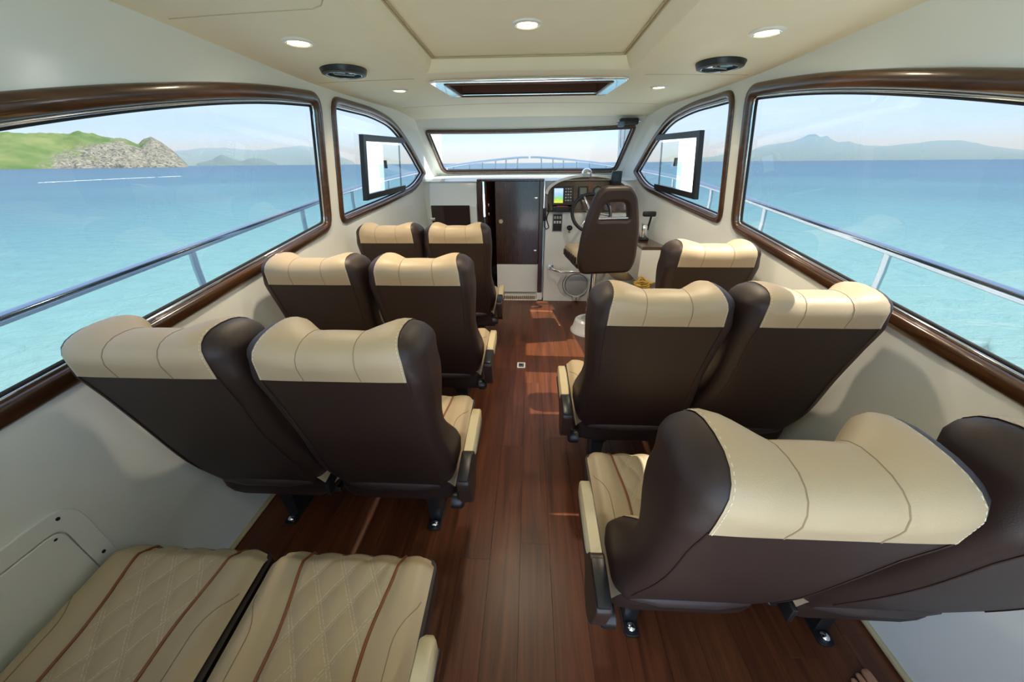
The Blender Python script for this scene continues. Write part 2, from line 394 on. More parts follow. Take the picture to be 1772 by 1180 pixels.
for side, sname, wview in ((-1, 'left', 'green island'), (1, 'right', 'hazy mountains')):
    outer = [(AFT, 0.0), (4.46, 0.0), (4.46, 1.76), (4.0, zedge(4.0) + 0.03), (3.4, zedge(3.4) + 0.03), (2.4, zedge(2.4) + 0.03), (1.7, zedge(1.7) + 0.03), (1.0, zedge(1.0) + 0.03), (AFT, 1.885)]
    holes = [offset_loop(BIGO, 0.03), offset_loop(SMALLO, 0.03)]
    vs, fs = sheet(outer, holes, 0.10, lambda a, c: (side * Xw(a, c), a, c))
    # inner skin and outer skin
    q = MB().add(vs, fs)
    vs2 = [(x + side * 0.04, y, z) for x, y, z in vs]; q.add(vs2, [tuple(reversed(f)) for f in fs])
    wl = q.build('wall_' + sname, 'gelcoat', None, 50)
    tag(wl, 'glossy white cabin side wall around the windows towards the %s' % wview, 'wall', kind='structure')
    for outl, nm, trim in ((BIGO, 'large arched side window', 0.056), (SMALLO, 'small pointed side window', 0.048)):
        wn += 1
        W_ = empty('window_%d' % wn); 
        W_.location = (side * 1.2, 1.0 if outl is BIGO else 3.2, 1.0)
        tag(W_, '%s with varnished wood frame looking out to the %s' % (nm, wview if outl is BIGO else ('sea on the island side' if side < 0 else 'sea beside the helm')), 'window', kind='structure')
        fr = frame_sweep(outl, [(0, 0.0), (0.002, 0.009), (0.009, 0.015), (trim * 0.5, 0.018), (trim - 0.010, 0.015), (trim - 0.002, 0.008), (trim, -0.012), (trim, -0.03), (0.0, -0.01)], side)
        fr.build('frame', 'frame_wood', W_, 60)
        lp = offset_loop(outl, trim + 0.004)
        MB().tube([(side * (Xw(a, c) + 0.010), a, c) for a, c in lp], 0.006, 8, True).build('chrome_trim', 'chrome', W_, 60)
        lp2 = offset_loop(outl, trim + 0.012)
        MB().tube([(side * (Xw(a, c) + 0.019), a, c) for a, c in lp2], 0.006, 8, True).build('rubber_gasket', 'black_rubber', W_, 60)
        lp3 = offset_loop(outl, trim - 0.005)
        vh = [[(2.90, 1.19), (3.55, 1.21), (3.55, 1.60), (2.90, 1.60)]] if outl is SMALLO else []
        vs, fs = sheet(lp3, vh, 0.12, lambda a, c: (side * (Xw(a, c) + 0.024), a, c))
        q = MB().add(vs, fs); 
        q.build('pane', 'window_glass', W_, 60)
        if outl is SMALLO:
            # sliding vent: C-shaped black frame, smoked pane, added white film for outside glare
            Y0, Y1, Z0, Z1 = 2.90, 3.62, 1.175, 1.615
            def PT(a, c, d): return (side * (Xw(a, c) - d), a, c)
            def bar(a0, c0, a1, c1, wd, hgt, nn=8):
                rings = []
                for k in range(nn + 1):
                    u = k / nn; a, c = a0 + (a1 - a0) * u, c0 + (c1 - c0) * u
                    if abs(a1 - a0) > abs(c1 - c0): rings.append([PT(a, c - wd / 2, -0.02), PT(a, c - wd / 2, hgt), PT(a, c + wd / 2, hgt), PT(a, c + wd / 2, -0.02)])
                    else: rings.append([PT(a - wd / 2, c, -0.02), PT(a - wd / 2, c, hgt), PT(a + wd / 2, c, hgt), PT(a + wd / 2, c, -0.02)])
                return MB().loft(rings, True, True)
            for A in ((Y0, Z0, Y0, Z1), (Y0 - 0.02, Z1 - 0.02, Y1, Z1 - 0.01), (Y0 - 0.02, Z0 + 0.02, Y1 - 0.04, Z0 + 0.045)):
                bar(*A, 0.042, 0.012).build('vent_bar', 'black_plastic', W_)
            vs, fs = sheet([(Y0 + 0.02, Z0 + 0.04), (3.16, Z0 + 0.05), (3.16, Z1 - 0.05), (Y0 + 0.02, Z1 - 0.04)], [], 0.1, lambda a, c: PT(a, c, -0.012))
            q = MB().add(vs, fs).build('vent_glare_pane', 'glare_film', W_, 60); q['label'] = 'added white pane standing for overexposed daylight in the open vent'
            vs, fs = sheet([(3.20, Z0 + 0.05), (3.52, Z0 + 0.06), (3.52, Z1 - 0.05), (3.20, Z1 - 0.05)], [], 0.1, lambda a, c: PT(a, c, 0.004))
            MB().add(vs, fs).build('vent_sliding_pane', 'vent_glass', W_, 60)
            MB().box(PT(3.22, 1.42, 0.012), (0.02, 0.03, 0.06), 0.004).build('vent_latch', 'black_plastic', W_, 40)
    # cream quarter-round strip at the floor edge
    q = MB().tube([(side * (Xw(y_, 0.012) - 0.006), y_, 0.012) for y_ in [AFT + 0.02 + k * 0.24 for k in range(20)]], 0.010, 8)
    bb = q.build('baseboard_' + sname, 'arm_cream', None, 60); tag(bb, 'thin cream strip along the floor edge towards the %s' % wview, 'trim', kind='structure')

# ------------------------------------------------------------------ structure: ceiling with recess and hatch hole
RX, RY = 0.525, 2.262
rec_low = [(-RX, AFT), (RX, AFT), (RX, RY), (-RX, RY)]
HO = [(-0.525, 2.44), (0.525, 2.44), (0.49, 2.95), (-0.49, 2.95)]
def Xe(Y): return Xw(Y, zedge(Y)) + 0.01
ys = [AFT + (4.02 - AFT) * k / 30 for k in range(31)]
outer = [(-Xe(y_), y_) for y_ in ys] + [(Xe(y_), y_) for y_ in reversed(ys)]
# the recess notch reaches the aft edge
outer2 = [(-Xe(y_), y_) for y_ in ys] + [(Xe(y_), y_) for y_ in reversed(ys)] + [(RX, AFT), (RX, RY), (-RX, RY), (-RX, AFT)]
vs, fs = sheet(outer2, [HO], 0.10, lambda a, c: (a, c, zceil(a, c)))
ceil = MB().add(vs, fs).build('ceiling', 'headliner', None, 40)
tag(ceil, 'cream padded vinyl headliner with a stepped centre panel', 'ceiling', kind='structure')
# recess sides (rounded padding) and recessed centre panel
IX, IY, DZ = 0.475, 2.205, 0.055
q = MB()
for sgn in (-1, 1):
    rings = []
    for k in range(25):
        y_ = AFT + (RY - AFT) * k / 24; yi = AFT + (IY - AFT) * k / 24
        a = Vector((sgn * RX, y_, zceil(RX, y_))); c = Vector((sgn * IX, yi, zceil(IX, yi) + DZ))
        rings.append([a, a.lerp(c, 0.12) + Vector((-sgn * 0.005, 0, -0.004)), a.lerp(c, 0.5) + Vector((-sgn * 0.005, 0, 0.0)), a.lerp(c, 0.9), c])
    q.loft(rings, False, False)
rings = []
for k in range(13):
    u = -1 + 2 * k / 12
    a = Vector((u * RX, RY, zceil(u * RX, RY))); c = Vector((u * IX, IY, zceil(u * IX, IY) + DZ))
    rings.append([a, a.lerp(c, 0.12) + Vector((0, -0.005, -0.004)), a.lerp(c, 0.5), a.lerp(c, 0.9), c])
q.loft(rings, False, False)
q.build('recess_edge', 'headliner', ceil, 50)
rings = [[(-IX + 2 * IX * k / 8, y_, zceil(IX, y_) + DZ) for k in range(9)] for y_ in [AFT + (IY - AFT) * j / 20 for j in range(21)]]
MB().loft(rings, False, False).build('centre_panel', 'headliner', ceil, 40)
# piping round the recess
for off in (0.0, 0.012):
    MB().tube([(-IX + off, AFT + 0.1 * 0 + k * 0.1, zceil(IX, AFT + k * 0.1) + DZ - 0.004) for k in range(38) if AFT + k * 0.1 < IY] + [(-IX + off, IY - off, zceil(IX, IY) + DZ - 0.004), (IX - off, IY - off, zceil(IX, IY) + DZ - 0.004)] + [(IX - off, AFT + k * 0.1, zceil(IX, AFT + k * 0.1) + DZ - 0.004) for k in range(37, -1, -1) if AFT + k * 0.1 < IY], 0.0035, 6).build('piping', 'seam', ceil, 60)
# headliner seams
q = MB()
def cline(x0, y0, x1, y1, n=14): return [(x0 + (x1 - x0) * k / n, y0 + (y1 - y0) * k / n, zceil(x0 + (x1 - x0) * k / n, y0 + (y1 - y0) * k / n) - 0.0005) for k in range(n + 1)]
for sgn in (-1, 1):
    MB().tube(cline(sgn * 1.12, 1.41, sgn * 0.66, 1.42) + cline(sgn * 0.62, 1.40, sgn * 0.54, 1.28, 4), 0.0022, 5).build('seam', 'seam', ceil, 60)
    MB().tube(cline(sgn * 1.13, 2.31, sgn * 0.62, 2.36), 0.0016, 5).build('seam', 'seam', ceil, 60)
MB().tube(cline(-1.02, 3.42, 1.02, 3.42, 20), 0.0016, 5).build('seam', 'seam', ceil, 60)
# outer roof skin keeps the sun out
rf = MB().loft([[(-1.36 + 2.72 * k / 10, y_, 1.99 - 0.05 * abs(-1 + 2 * k / 10) ** 2 - (0.13 * (max(0, y_ - 3.4) / 0.7) ** 1.5 if y_ > 3.4 else 0)) for k in range(11)] for y_ in [AFT - 0.3 + (4.02 - AFT + 0.3) * j / 20 for j in range(21)]], False, False)
ro = rf.build('roof', 'deck_white', None, 50); tag(ro, 'white outer cabin roof above the headliner', 'roof', kind='structure')

q = MB()  # unseen aft wall, added to limit skylight on the near seats
for sgn in (-1, 1): q.box((sgn * 1.06, AFT - 0.03, 0.95), (0.34, 0.05, 1.90))
q.box((0, AFT - 0.03, 1.89), (2.46, 0.05, 0.16))
wa = q.build('wall_aft_baffle', 'gelcoat_matte'); tag(wa, 'added white aft bulkhead behind the last row, doorway sized for daylight', 'wall', kind='structure')

# ------------------------------------------------------------------ structure: windscreen and its surround
WT, WB = Vector((0, 3.97, 1.755)), Vector((0, 4.42, 1.30))
wd = (WT - WB); WL = wd.length; wdir = wd.normalized(); wnorm = Vector((1, 0, 0)).cross(wdir); wnorm = -wnorm if wnorm.y > 0 else wnorm
def WS(x, s_, d=0.0):   # s_ along the slope from the bottom; slight forward bow in plan
    p = WB + wdir * s_ + wnorm * d; bow = 0.10 * (1 - (x / 1.0) ** 2)
    return (x, p.y + bow - 0.06, p.z)
WSO = rounded([(-0.955, 0.02), (0.955, 0.02), (1.01, WL - 0.035), (0, WL - 0.065), (-1.01, WL - 0.065)], [0.09, 0.09, 0.05, 0.5, 0.05], 6)
WSO = resample(WSO, 0.05)
vs, fs = sheet([(-1.10, -0.10), (1.10, -0.10), (1.12, WL + 0.09), (-1.12, WL + 0.09)], [offset_loop(WSO, 0.012)], 0.08, lambda a, c: WS(a, c))
wf = MB().add(vs, fs).build('wall_front', 'gelcoat', None, 50); tag(wf, 'white moulded surround of the windscreen above the dash', 'wall', kind='structure')
W_ = empty('window_5', (0, 4.4, 1.3)); tag(W_, 'wide raked windscreen with orange-lit wood frame above the cabin door', 'window', kind='structure')
def ws_sweep(prof):
    offs = {d: offset_loop(WSO, d) for d, _ in prof}
    return MB().loft([[WS(*offs[d][i], hh) for d, hh in prof] for i in range(len(WSO))], True, False, True)
ws_sweep([(0, 0), (0.003, 0.012), (0.018, 0.018), (0.034, 0.010), (0.036, -0.02), (0, -0.01)]).build('frame', 'frame_wood', W_, 60)
lp = offset_loop(WSO, 0.040)
MB().tube([WS(a, c, 0.002) for a, c in lp], 0.006, 8, True).build('rubber_gasket', 'black_rubber', W_, 60)
vs, fs = sheet(offset_loop(WSO, 0.03), [], 0.15, lambda a, c: WS(a, c, -0.008))
MB().add(vs, fs).build('pane', 'windscreen_glass', W_, 60)
# dash top shelf
q = MB(); rings = []
for k in range(9):
    y_ = 3.93 + (4.50 - 3.93) * k / 8
    rings.append([(-1.12 + 2.24 * j / 12, y_, 1.255 + 0.012 * (k > 0) + 0.004 * k) for j in range(13)])
q.loft(rings, False, False)
ds = q.build('trim_1', 'gelcoat', None, 40); tag(ds, 'white dash shelf running under the windscreen', 'dash shelf', kind='structure')

# ------------------------------------------------------------------ structure: bulkhead, door
q = MB()
q.box((-0.80, 4.02, 0.625), (0.62, 0.05, 1.25)); q.box((0.66, 4.02, 0.625), (0.98, 0.05, 1.25))
q.box((-0.18, 4.02, 0.03), (0.66, 0.05, 0.06))
bh = q.build('wall_bulkhead', 'gelcoat'); tag(bh, 'white bulkhead at the forward end of the cabin around the door', 'wall', kind='structure')
D = empty('door_1', (-0.18, 3.97, 0)); tag(D, 'dark brown glossy companionway door with white lower panel', 'door', kind='structure')
MB().box((-0.111, 3.985, 0.83), (0.46, 0.025, 0.86), 0.004).build('leaf', 'door_wood', D)
MB().box((-0.111, 3.98, 0.235), (0.46, 0.03, 0.32), 0.004).build('lower_panel', 'gelcoat_matte', D)
R_ = Matrix.Rotation(math.radians(68), 3, 'Z')
MB().box((-0.395, 4.07, 0.80), (0.24, 0.022, 0.90), 0.004, R_).build('folding_leaf', 'door_wood', D)
jl = MB().box((-0.490, 3.945, 0.635), (0.046, 0.07, 1.25), 0.006).build('jamb', 'door_wood', D)
jr = MB().box((0.140, 3.945, 0.67), (0.046, 0.07, 1.17), 0.006).build('jamb', 'door_wood', D)
MB().box((0.142, 3.945, 0.045), (0.060, 0.085, 0.085), 0.004).build('jamb_foot', 'gelcoat', D)
MB().box((-0.177, 3.95, 1.262), (0.68, 0.09, 0.022), 0.006).build('head_trim', 'door_wood', D)
MB().lathe([(0.0, 0.012), (0.020, 0.012), (0.022, 0.0), (0.0, 0.0)], (-0.285, 3.970, 0.86), 20, (0, -1, 0)).build('round_latch', 'arm_cream', D, 40)
for z in (1.09, 0.55):
    MB().box((0.085, 3.968, z), (0.045, 0.014, 0.022), 0.003).build('hinge', 'chrome', D, 40)
for z in (1.02, 0.93):
    MB().box((-0.415, 4.00, z), (0.012, 0.02, 0.03), 0.003).build('catch', 'chrome', D, 40)
q = MB(); q.box((-0.16, 4.40, 0.62), (0.58, 0.02, 1.24)); q.box((0.13, 4.22, 0.62), (0.02, 0.36, 1.24)); q.box((-0.45, 4.24, 0.62), (0.02, 0.34, 1.24)); q.box((-0.16, 4.22, 0.0), (0.6, 0.36, 0.02))  # added dark box, blocks sky showing past the door leaf
fc = q.build('wall_door_backing', 'door_wood'); tag(fc, 'added dark box behind the companionway door, closing off sky in the gaps', 'wall', kind='structure')
T = empty('trim_2', (-0.12, 3.92, 0)); tag(T, 'small slatted teak step grate in a white tray below the door', 'step', kind='structure')
MB().box((-0.11, 3.935, 0.006), (0.46, 0.10, 0.012), 0.003).build('tray', 'gelcoat', T)
MB().box((-0.11, 3.93, 0.05), (0.42, 0.012, 0.012), 0.002).build('lip', 'gelcoat', T)
for k in range(18):
    MB().box((-0.30 + k * 0.0225, 3.935, 0.018), (0.015, 0.085, 0.014), 0.002, seg=1).build('slat', 'teak', T)

# ------------------------------------------------------------------ cabinet beside the door
C = empty('cabinet', (-0.79, 3.85, 0)); tag(C, 'white moulded cabinet with a dark acrylic door, beside the companionway door', 'cabinet')
prof = [(3.90, 0.0), (3.87, 0.02), (3.87, 1.02), (3.90, 1.06), (3.945, 1.235), (3.965, 1.25), (3.99, 1.25), (3.99, 0.0)]
MB().loft([[(x, y_, z) for y_, z in prof] for x in (-1.005, -0.525)], True, True).build('body', 'gelcoat', C, 30)
MB().box((-0.795, 3.865, 0.865), (0.40, 0.016, 0.335), 0.006).build('door', 'dark_acrylic', C)
MB().box((-0.985, 3.855, 0.90), (0.05, 0.02, 0.028), 0.004).build('latch', 'chrome', C, 40)
MB().box((-0.70, 4.04, 1.262), (0.34, 0.10, 0.012), 0.004).build('top_tray', 'teak', C)

# ------------------------------------------------------------------ helm console
H = empty('helm_console', (0.62, 3.85, 0)); tag(H, 'white helm console with an arched wood instrument panel', 'helm console')
prof = [(3.99, 0.0), (3.885, 0.0), (3.885, 0.40), (3.86, 0.55), (3.86, 0.93), (3.88, 0.97), (3.99, 0.97)]
MB().loft([[(x, y_, z) for y_, z in prof] for x in (0.185, 1.06)], True, True).build('body', 'gelcoat', H, 35)
arch = [(0.20, 0.0), (1.02, 0.0), (1.02, 0.16)] + [(0.61 + 0.41 * math.cos(a), 0.16 + 0.165 * math.sin(a)) for a in [PI * k / 16 for k in range(1, 16)]] + [(0.20, 0.16)]
def MP(y0, z0, tilt): return Matrix.Translation((0, y0, z0)) @ Matrix.Rotation(PI / 2 - tilt, 4, 'X')
Mp = MP(3.905, 0.965, math.radians(12))
v_, f_ = plate(arch, [], 0.02, 0.003, Mp); MB().add(v_, f_).build('instrument_panel', 'frame_wood', H)
big = [(0.61 + (p[0] - 0.61) * 1.065, (p[1]) * 1.07 + 0.0) for p in arch]
rings = []
for p, po in zip(arch, big):
    a = Mp @ Vector((p[0], p[1], 0.03)); c = Mp @ Vector((po[0], po[1], 0.03)); d = Mp @ Vector((po[0], po[1], -0.32)); e_ = Mp @ Vector((p[0], p[1], -0.02))
    rings.append([a, c, d, e_])
MB().loft(rings[2:], True, True).build('hood', 'gelcoat', H, 50)
MB().box((0.61, 3.875, 0.972), (0.83, 0.05, 0.012), 0.004).build('ledge', 'frame_wood', H)
sw = MB().box((0.305, 3.858, 0.865), (0.105, 0.014, 0.185), 0.005).build('switch_panel', 'grey_plastic', H)
MB().box((0.305, 3.850, 0.865), (0.088, 0.01, 0.165), 0.003).build('switch_face', 'black_plastic', sw)
for r_ in range(3):
    for c_ in range(3):
        MB().box((0.278 + c_ * 0.027, 3.843, 0.915 - r_ * 0.045), (0.018, 0.008, 0.026), 0.002).build('switch', 'key_white' if r_ == 1 else 'grey_plastic' if r_ == 0 else 'steel_dark', sw)
q = MB().lathe([(0.0, 0.02), (0.115, 0.02), (0.118, 0.0), (0.15, 0.0), (0.15, -0.01), (0.0, -0.01)], (0.545, 3.872, 0.20), 40, (0, -1, 0))
fn = q.build('round_hatch', 'grey_light', H, 40)
MB().tube([(0.545 + 0.135 * math.cos(2 * PI * k / 40), 3.862, 0.20 + 0.135 * math.sin(2 * PI * k / 40)) for k in range(40)], 0.010, 8, True).build('ring', 'grey_light', fn, 60)
MB().lathe([(0.0, 0.004), (0.105, 0.003), (0.112, 0.0), (0, 0)], (0.545, 3.852, 0.20), 36, (0, -1, 0)).build('lid', 'grey_plastic', fn, 40)
for k in range(30):
    a = 2 * PI * k / 30
    MB().box((0.545 + 0.124 * math.cos(a), 3.855, 0.20 + 0.124 * math.sin(a)), (0.012, 0.006, 0.005), 0.001, Matrix.Rotation(-a, 3, 'Y'), 1).build('notch', 'grey_plastic', fn)
v_, f_ = plate(rounded([(-0.06, -0.10), (0.0, -0.14), (0.0, 0.14), (-0.06, 0.10), (-0.10, 0.0)], 0.02), [], 0.008, 0.002, Matrix.Translation((0.44, 3.876, 0.20)) @ Matrix.Rotation(PI / 2, 4, 'X'))
MB().add(v_, f_).build('hinge_plate', 'grey_light', fn)
q = MB().box((0.555, 3.855, 0.045), (0.07, 0.03, 0.05), 0.005).build('clasp', 'grey_light', fn)
MB().lathe([(0, 0.006), (0.009, 0.006), (0.009, 0), (0, 0)], (0.555, 3.840, 0.045), 12, (0, -1, 0)).build('clasp_dot', 'red_label', q)
hr = MB().tube([(0.255, 3.87, 0.40), (0.255, 3.83, 0.40), (0.29, 3.79, 0.385), (0.36, 3.775, 0.37), (0.75, 3.775, 0.37), (0.83, 3.80, 0.385), (0.87, 3.87, 0.40)], 0.014, 12).build('grab_rail', 'chrome', H, 50)
for x in (0.255, 0.87): MB().lathe([(0, 0.012), (0.03, 0.010), (0.034, 0), (0, 0)], (x, 3.87, 0.40), 20, (0, -1, 0)).build('rail_rosette', 'chrome', hr, 40)
# instruments
def on_panel(x, y, d): return Mp @ Vector((x, y, d))
G = empty('chart_plotter', (0.345, 3.9, 0.97)); tag(G, 'black chart plotter with a colour map screen on the wood panel', 'chart plotter')
v_, f_ = plate(rounded([(0.245, 0.055), (0.455, 0.055), (0.455, 0.235), (0.245, 0.235)], 0.015), [], 0.04, 0.006, Mp @ Matrix.Translation((0, 0, 0.031))); MB().add(v_, f_).build('body', 'black_plastic', G)
m = bpy.data.materials.new('chart_screen'); m.use_nodes = True; t = m.node_tree; b = t.nodes['Principled BSDF']
tcn = N(t, 'ShaderNodeTexCoord'); sp = N(t, 'ShaderNodeSeparateXYZ'); t.links.new(tcn.outputs['Generated'], sp.inputs[0])
nzz = N(t, 'ShaderNodeTexNoise', i_Scale=3.0); t.links.new(tcn.outputs['Generated'], nzz.inputs['Vector'])
ad = N(t, 'ShaderNodeMath', operation='MULTIPLY_ADD', i_1=0.35); t.links.new(nzz.outputs['Fac'], ad.inputs[0]); t.links.new(sp.outputs['Z'], ad.inputs[2])
rp = N(t, 'ShaderNodeValToRGB'); rp.color_ramp.interpolation = 'LINEAR'
rp.color_ramp.elements[0].position = 0.2; rp.color_ramp.elements[0].color = (0.50, 0.45, 0.04, 1)
rp.color_ramp.elements[1].position = 0.95; rp.color_ramp.elements[1].color = (0.32, 0.45, 0.75, 1)
e = rp.color_ramp.elements.new(0.5); e.color = (0.16, 0.42, 0.12, 1)
e = rp.color_ramp.elements.new(0.7); e.color = (0.20, 0.36, 0.55, 1)
t.links.new(ad.outputs[0], rp.inputs[0]); t.links.new(rp.outputs[0], b.inputs['Base Color']); t.links.new(rp.outputs[0], b.inputs['Emission Color'])
b.inputs['Emission Strength'].default_value = 0.55; b.inputs['Roughness'].default_value = 0.15; MATS['chart_screen'] = m
v_, f_ = plate([(0.262, 0.078), (0.352, 0.078), (0.352, 0.215), (0.262, 0.215)], [], 0.004, 0.001, Mp @ Matrix.Translation((0, 0, 0.053))); MB().add(v_, f_).build('screen', 'chart_screen', G)
for r_ in range(5):
    for c_ in range(3):
        p = on_panel(0.380 + c_ * 0.024, 0.21 - r_ * 0.027, 0.053); MB().box(p, (0.015, 0.006, 0.012), 0.002, seg=1).build('key', 'key_white' if (r_ + c_) % 2 else 'grey_plastic', G)
G = empty('depth_gauge', (0.555, 3.9, 0.97)); tag(G, 'small black square gauge with grey display on the wood panel', 'gauge')
v_, f_ = plate(rounded([(0.505, 0.135), (0.60, 0.135), (0.60, 0.235), (0.505, 0.235)], 0.015), [], 0.03, 0.005, Mp @ Matrix.Translation((0, 0, 0.026))); MB().add(v_, f_).build('body', 'black_plastic', G)
v_, f_ = plate([(0.520, 0.160), (0.585, 0.160), (0.585, 0.220), (0.520, 0.220)], [], 0.004, 0.001, Mp @ Matrix.Translation((0, 0, 0.042))); MB().add(v_, f_).build('screen', 'screen_grey', G)
for k in range(4):
    MB().box(on_panel(0.525 + k * 0.018, 0.147, 0.041), (0.011, 0.005, 0.007), 0.001, seg=1).build('key', 'grey_plastic', G)
G = empty('engine_gauge', (0.70, 3.9, 0.97)); tag(G, 'round black gauge at the wheel side of the wood panel', 'gauge')
for k, (gx, gy) in enumerate([(0.70, 0.19)]):
    MB().lathe([(0, 0.02), (0.036, 0.02), (0.046, 0.024), (0.048, 0.0), (0, 0)], on_panel(gx, gy, 0.01), 24, (Mp.to_3x3() @ Vector((0, 0, 1)))).build('bezel', 'black_plastic', G, 40)
    MB().lathe([(0, 0.002), (0.034, 0.002), (0.034, 0), (0, 0)], on_panel(gx, gy, 0.031), 24, (Mp.to_3x3() @ Vector((0, 0, 1)))).build('dial', 'screen_grey', G, 40)
G = empty('marine_radio', (0.35, 3.86, 0.98)); tag(G, 'flat black radio with a red label below the chart plotter', 'radio')
MB().box((0.345, 3.855, 1.000), (0.19, 0.09, 0.045), 0.006).build('body', 'black_plastic', G)
MB().box((0.345, 3.845, 1.024), (0.11, 0.05, 0.006), 0.002).build('label_plate', 'red_label', G)
for k in range(2): MB().lathe([(0, 0.015), (0.010, 0.014), (0.011, 0), (0, 0)], (0.275 + k * 0.14, 3.808, 1.0), 14, (0, -1, 0)).build('knob', 'black_rubber', G, 40)
G = empty('radio_handset', (0.185, 3.84, 0.95)); tag(G, 'black radio handset hanging with its cord at the console edge', 'handset')
MB().box((0.172, 3.83, 0.945), (0.03, 0.035, 0.13), 0.012).build('body', 'black_plastic', G, 40)
MB().tube([(0.20, 3.83, 1.05)] + [(0.205 + 0.012 * math.sin(k * 0.6), 3.83, 1.05 - k * 0.018) for k in range(14)] + [(0.19, 3.83, 0.80), (0.175, 3.83, 0.83), (0.172, 3.83, 0.88)], 0.006, 6).build('cord', 'black_rubber', G, 60)
G = empty('steering_wheel', (0.62, 3.74, 0.97)); tag(G, 'grey-rimmed steering wheel with steel spokes behind the helm seat', 'steering wheel')
Rw = Matrix.Rotation(math.radians(-28), 3, 'X'); cw = Vector((0.62, 3.72, 0.975))
ring = [cw + Rw @ Vector((0.185 * math.cos(2 * PI * k / 40), 0, 0.185 * math.sin(2 * PI * k / 40))) for k in range(40)]
MB().tube(ring, 0.017, 10, True).build('rim', 'steel_dark', G, 60)
for k in range(3):
    a = PI / 2 + 2 * PI * k / 3 + 0.4
    MB().tube([cw, cw + Rw @ Vector((0.18 * math.cos(a), 0, 0.18 * math.sin(a)))], [0.016, 0.010], 8).build('spoke', 'chrome', G, 60)
MB().lathe([(0, 0.03), (0.035, 0.025), (0.045, 0.0), (0.03, -0.12), (0, -0.12)], cw, 20, Rw @ Vector((0, -1, 0))).build('hub', 'arm_cream', G, 50)
G = empty('control_knob', (0.43, 3.86, 0.80)); tag(G, 'small black mushroom knob on a chrome stem on the white console', 'knob')
MB().lathe([(0, 0), (0.018, 0.0), (0.012, 0.012), (0.007, 0.02), (0.007, 0.05), (0, 0.05)], (0.43, 3.858, 0.775), 14, (0, -0.7, 0.7)).build('stem', 'chrome', G, 50)
MB().lathe([(0, 0.03), (0.018, 0.027), (0.03, 0.012), (0.028, 0.002), (0.0, 0.0)], (0.43, 3.822, 0.812), 18, (0, -0.7, 0.7)).build('cap', 'black_plastic', G, 50)
G = empty('compass', (0.585, 3.99, 1.29)); tag(G, 'domed silver compass on top of the console hood', 'compass')
MB().lathe([(0.0, -0.02), (0.065, -0.02), (0.062, 0.012), (0.0, 0.012)], (0.585, 3.99, 1.305), 24).build('base', 'grey_light', G, 50)
MB().lathe([(0.052 * math.cos(a), 0.012 + 0.05 * math.sin(a)) for a in [PI / 2 * k / 8 for k in range(9)]][:-1] + [(0.001, 0.062)], (0.585, 3.99, 1.305), 24).build('dome', 'chrome', G, 60)
G = empty('tassel_cord', (0.60, 3.88, 1.2)); tag(G, 'thin brown tasselled cord hanging over the instrument panel', 'cord')
MB().tube([(0.600, 3.925, 1.335), (0.602, 3.865, 1.325), (0.604, 3.858, 1.30), (0.604, 3.862, 1.24)], 0.003, 6).build('string', 'tassel', G, 60)
MB().lathe([(0.002, 0.0), (0.010, -0.01), (0.010, -0.02), (0.014, -0.06), (0.0, -0.06)], (0.604, 3.862, 1.24), 10).build('fringe', 'tassel', G, 50)
G = empty('phone_holder', (0.85, 3.93, 1.25)); tag(G, 'upright black device on top of the console beside the compass', 'device')
MB().box((0.865, 3.90, 1.275), (0.095, 0.05, 0.13), 0.008).build('body', 'black_plastic', G, 40)
MB().box((0.865, 3.872, 1.285), (0.075, 0.006, 0.08), 0.003).build('face', 'smoked_glass', G)

# side shelf with throttle
G = empty('side_shelf', (1.13, 3.5, 0)); tag(G, 'white side locker with a brown wood top beside the helm', 'side locker')
def shelf_ring(z, ins=0.0):
    return [(0.985 + ins, 3.14 + ins, z), (Xw(3.14, z) - 0.006, 3.14 + ins, z), (Xw(3.4, z) - 0.006, 3.4, z), (Xw(3.6, z) - 0.006, 3.6, z), (Xw(3.84, z) - 0.006, 3.84, z), (0.985 + ins, 3.84, z)]
MB().loft([shelf_ring(z) for z in (0.46, 0.60, 0.745)], True, True).build('body', 'gelcoat_matte', G, 30)
MB().loft([shelf_ring(z) for z in (0.747, 0.772)], True, True).build('wood_top', 'frame_wood', G)
G = empty('foot_moulding', (1.05, 3.7, 0.3)); tag(G, 'cream rounded moulding under the side locker beside the helm', 'moulding')
MB().lathe([(0.0, 0.0), (0.10, 0.01), (0.15, 0.05), (0.16, 0.11), (0, 0.11)], (0.985, 3.62, 0.345), 28).build('bowl', 'arm_cream', G, 60)
G = empty('throttle_lever', (1.07, 3.45, 0.772)); tag(G, 'black-handled throttle lever on a chrome base on the wood shelf', 'throttle')
MB().box((1.07, 3.45, 0.785), (0.075, 0.14, 0.026), 0.008).build('base', 'black_plastic', G, 40)
MB().box((1.065, 3.45, 0.85), (0.055, 0.10, 0.13), 0.02).build('housing', 'chrome', G, 40)
MB().tube([(1.10, 3.45, 0.86), (1.108, 3.44, 0.93), (1.108, 3.42, 0.985)], 0.010, 8).build('stalk', 'black_plastic', G, 50)
MB().box((1.085, 3.41, 1.005), (0.115, 0.04, 0.045), 0.012).build('handle', 'black_plastic', G, 40)
G = empty('rope_coil', (1.01, 3.04, 0)); tag(G, 'golden coiled rope on a black bag beside the helm shelf', 'rope')
MB().box((1.01, 3.04, 0.22), (0.15, 0.14, 0.44), 0.02).build('black_bag', 'black_rubber', G, 40)
pts = []
for k in range(90):
    a = k * 0.42; r_ = 0.062 + 0.022 * math.sin(k * 1.7); pts.append((1.01 + r_ * math.cos(a), 3.04 + r_ * math.sin(a), 0.455 + 0.05 * (k / 90) + 0.015 * math.sin(k * 0.9)))
MB().tube(pts, 0.010, 6).build('coil', 'rope_gold', G, 60)
G = empty('wiper_motor', (0.92, 3.9, 1.72)); tag(G, 'black wiper motor with blue-grey clamp at the windscreen top corner', 'wiper motor')
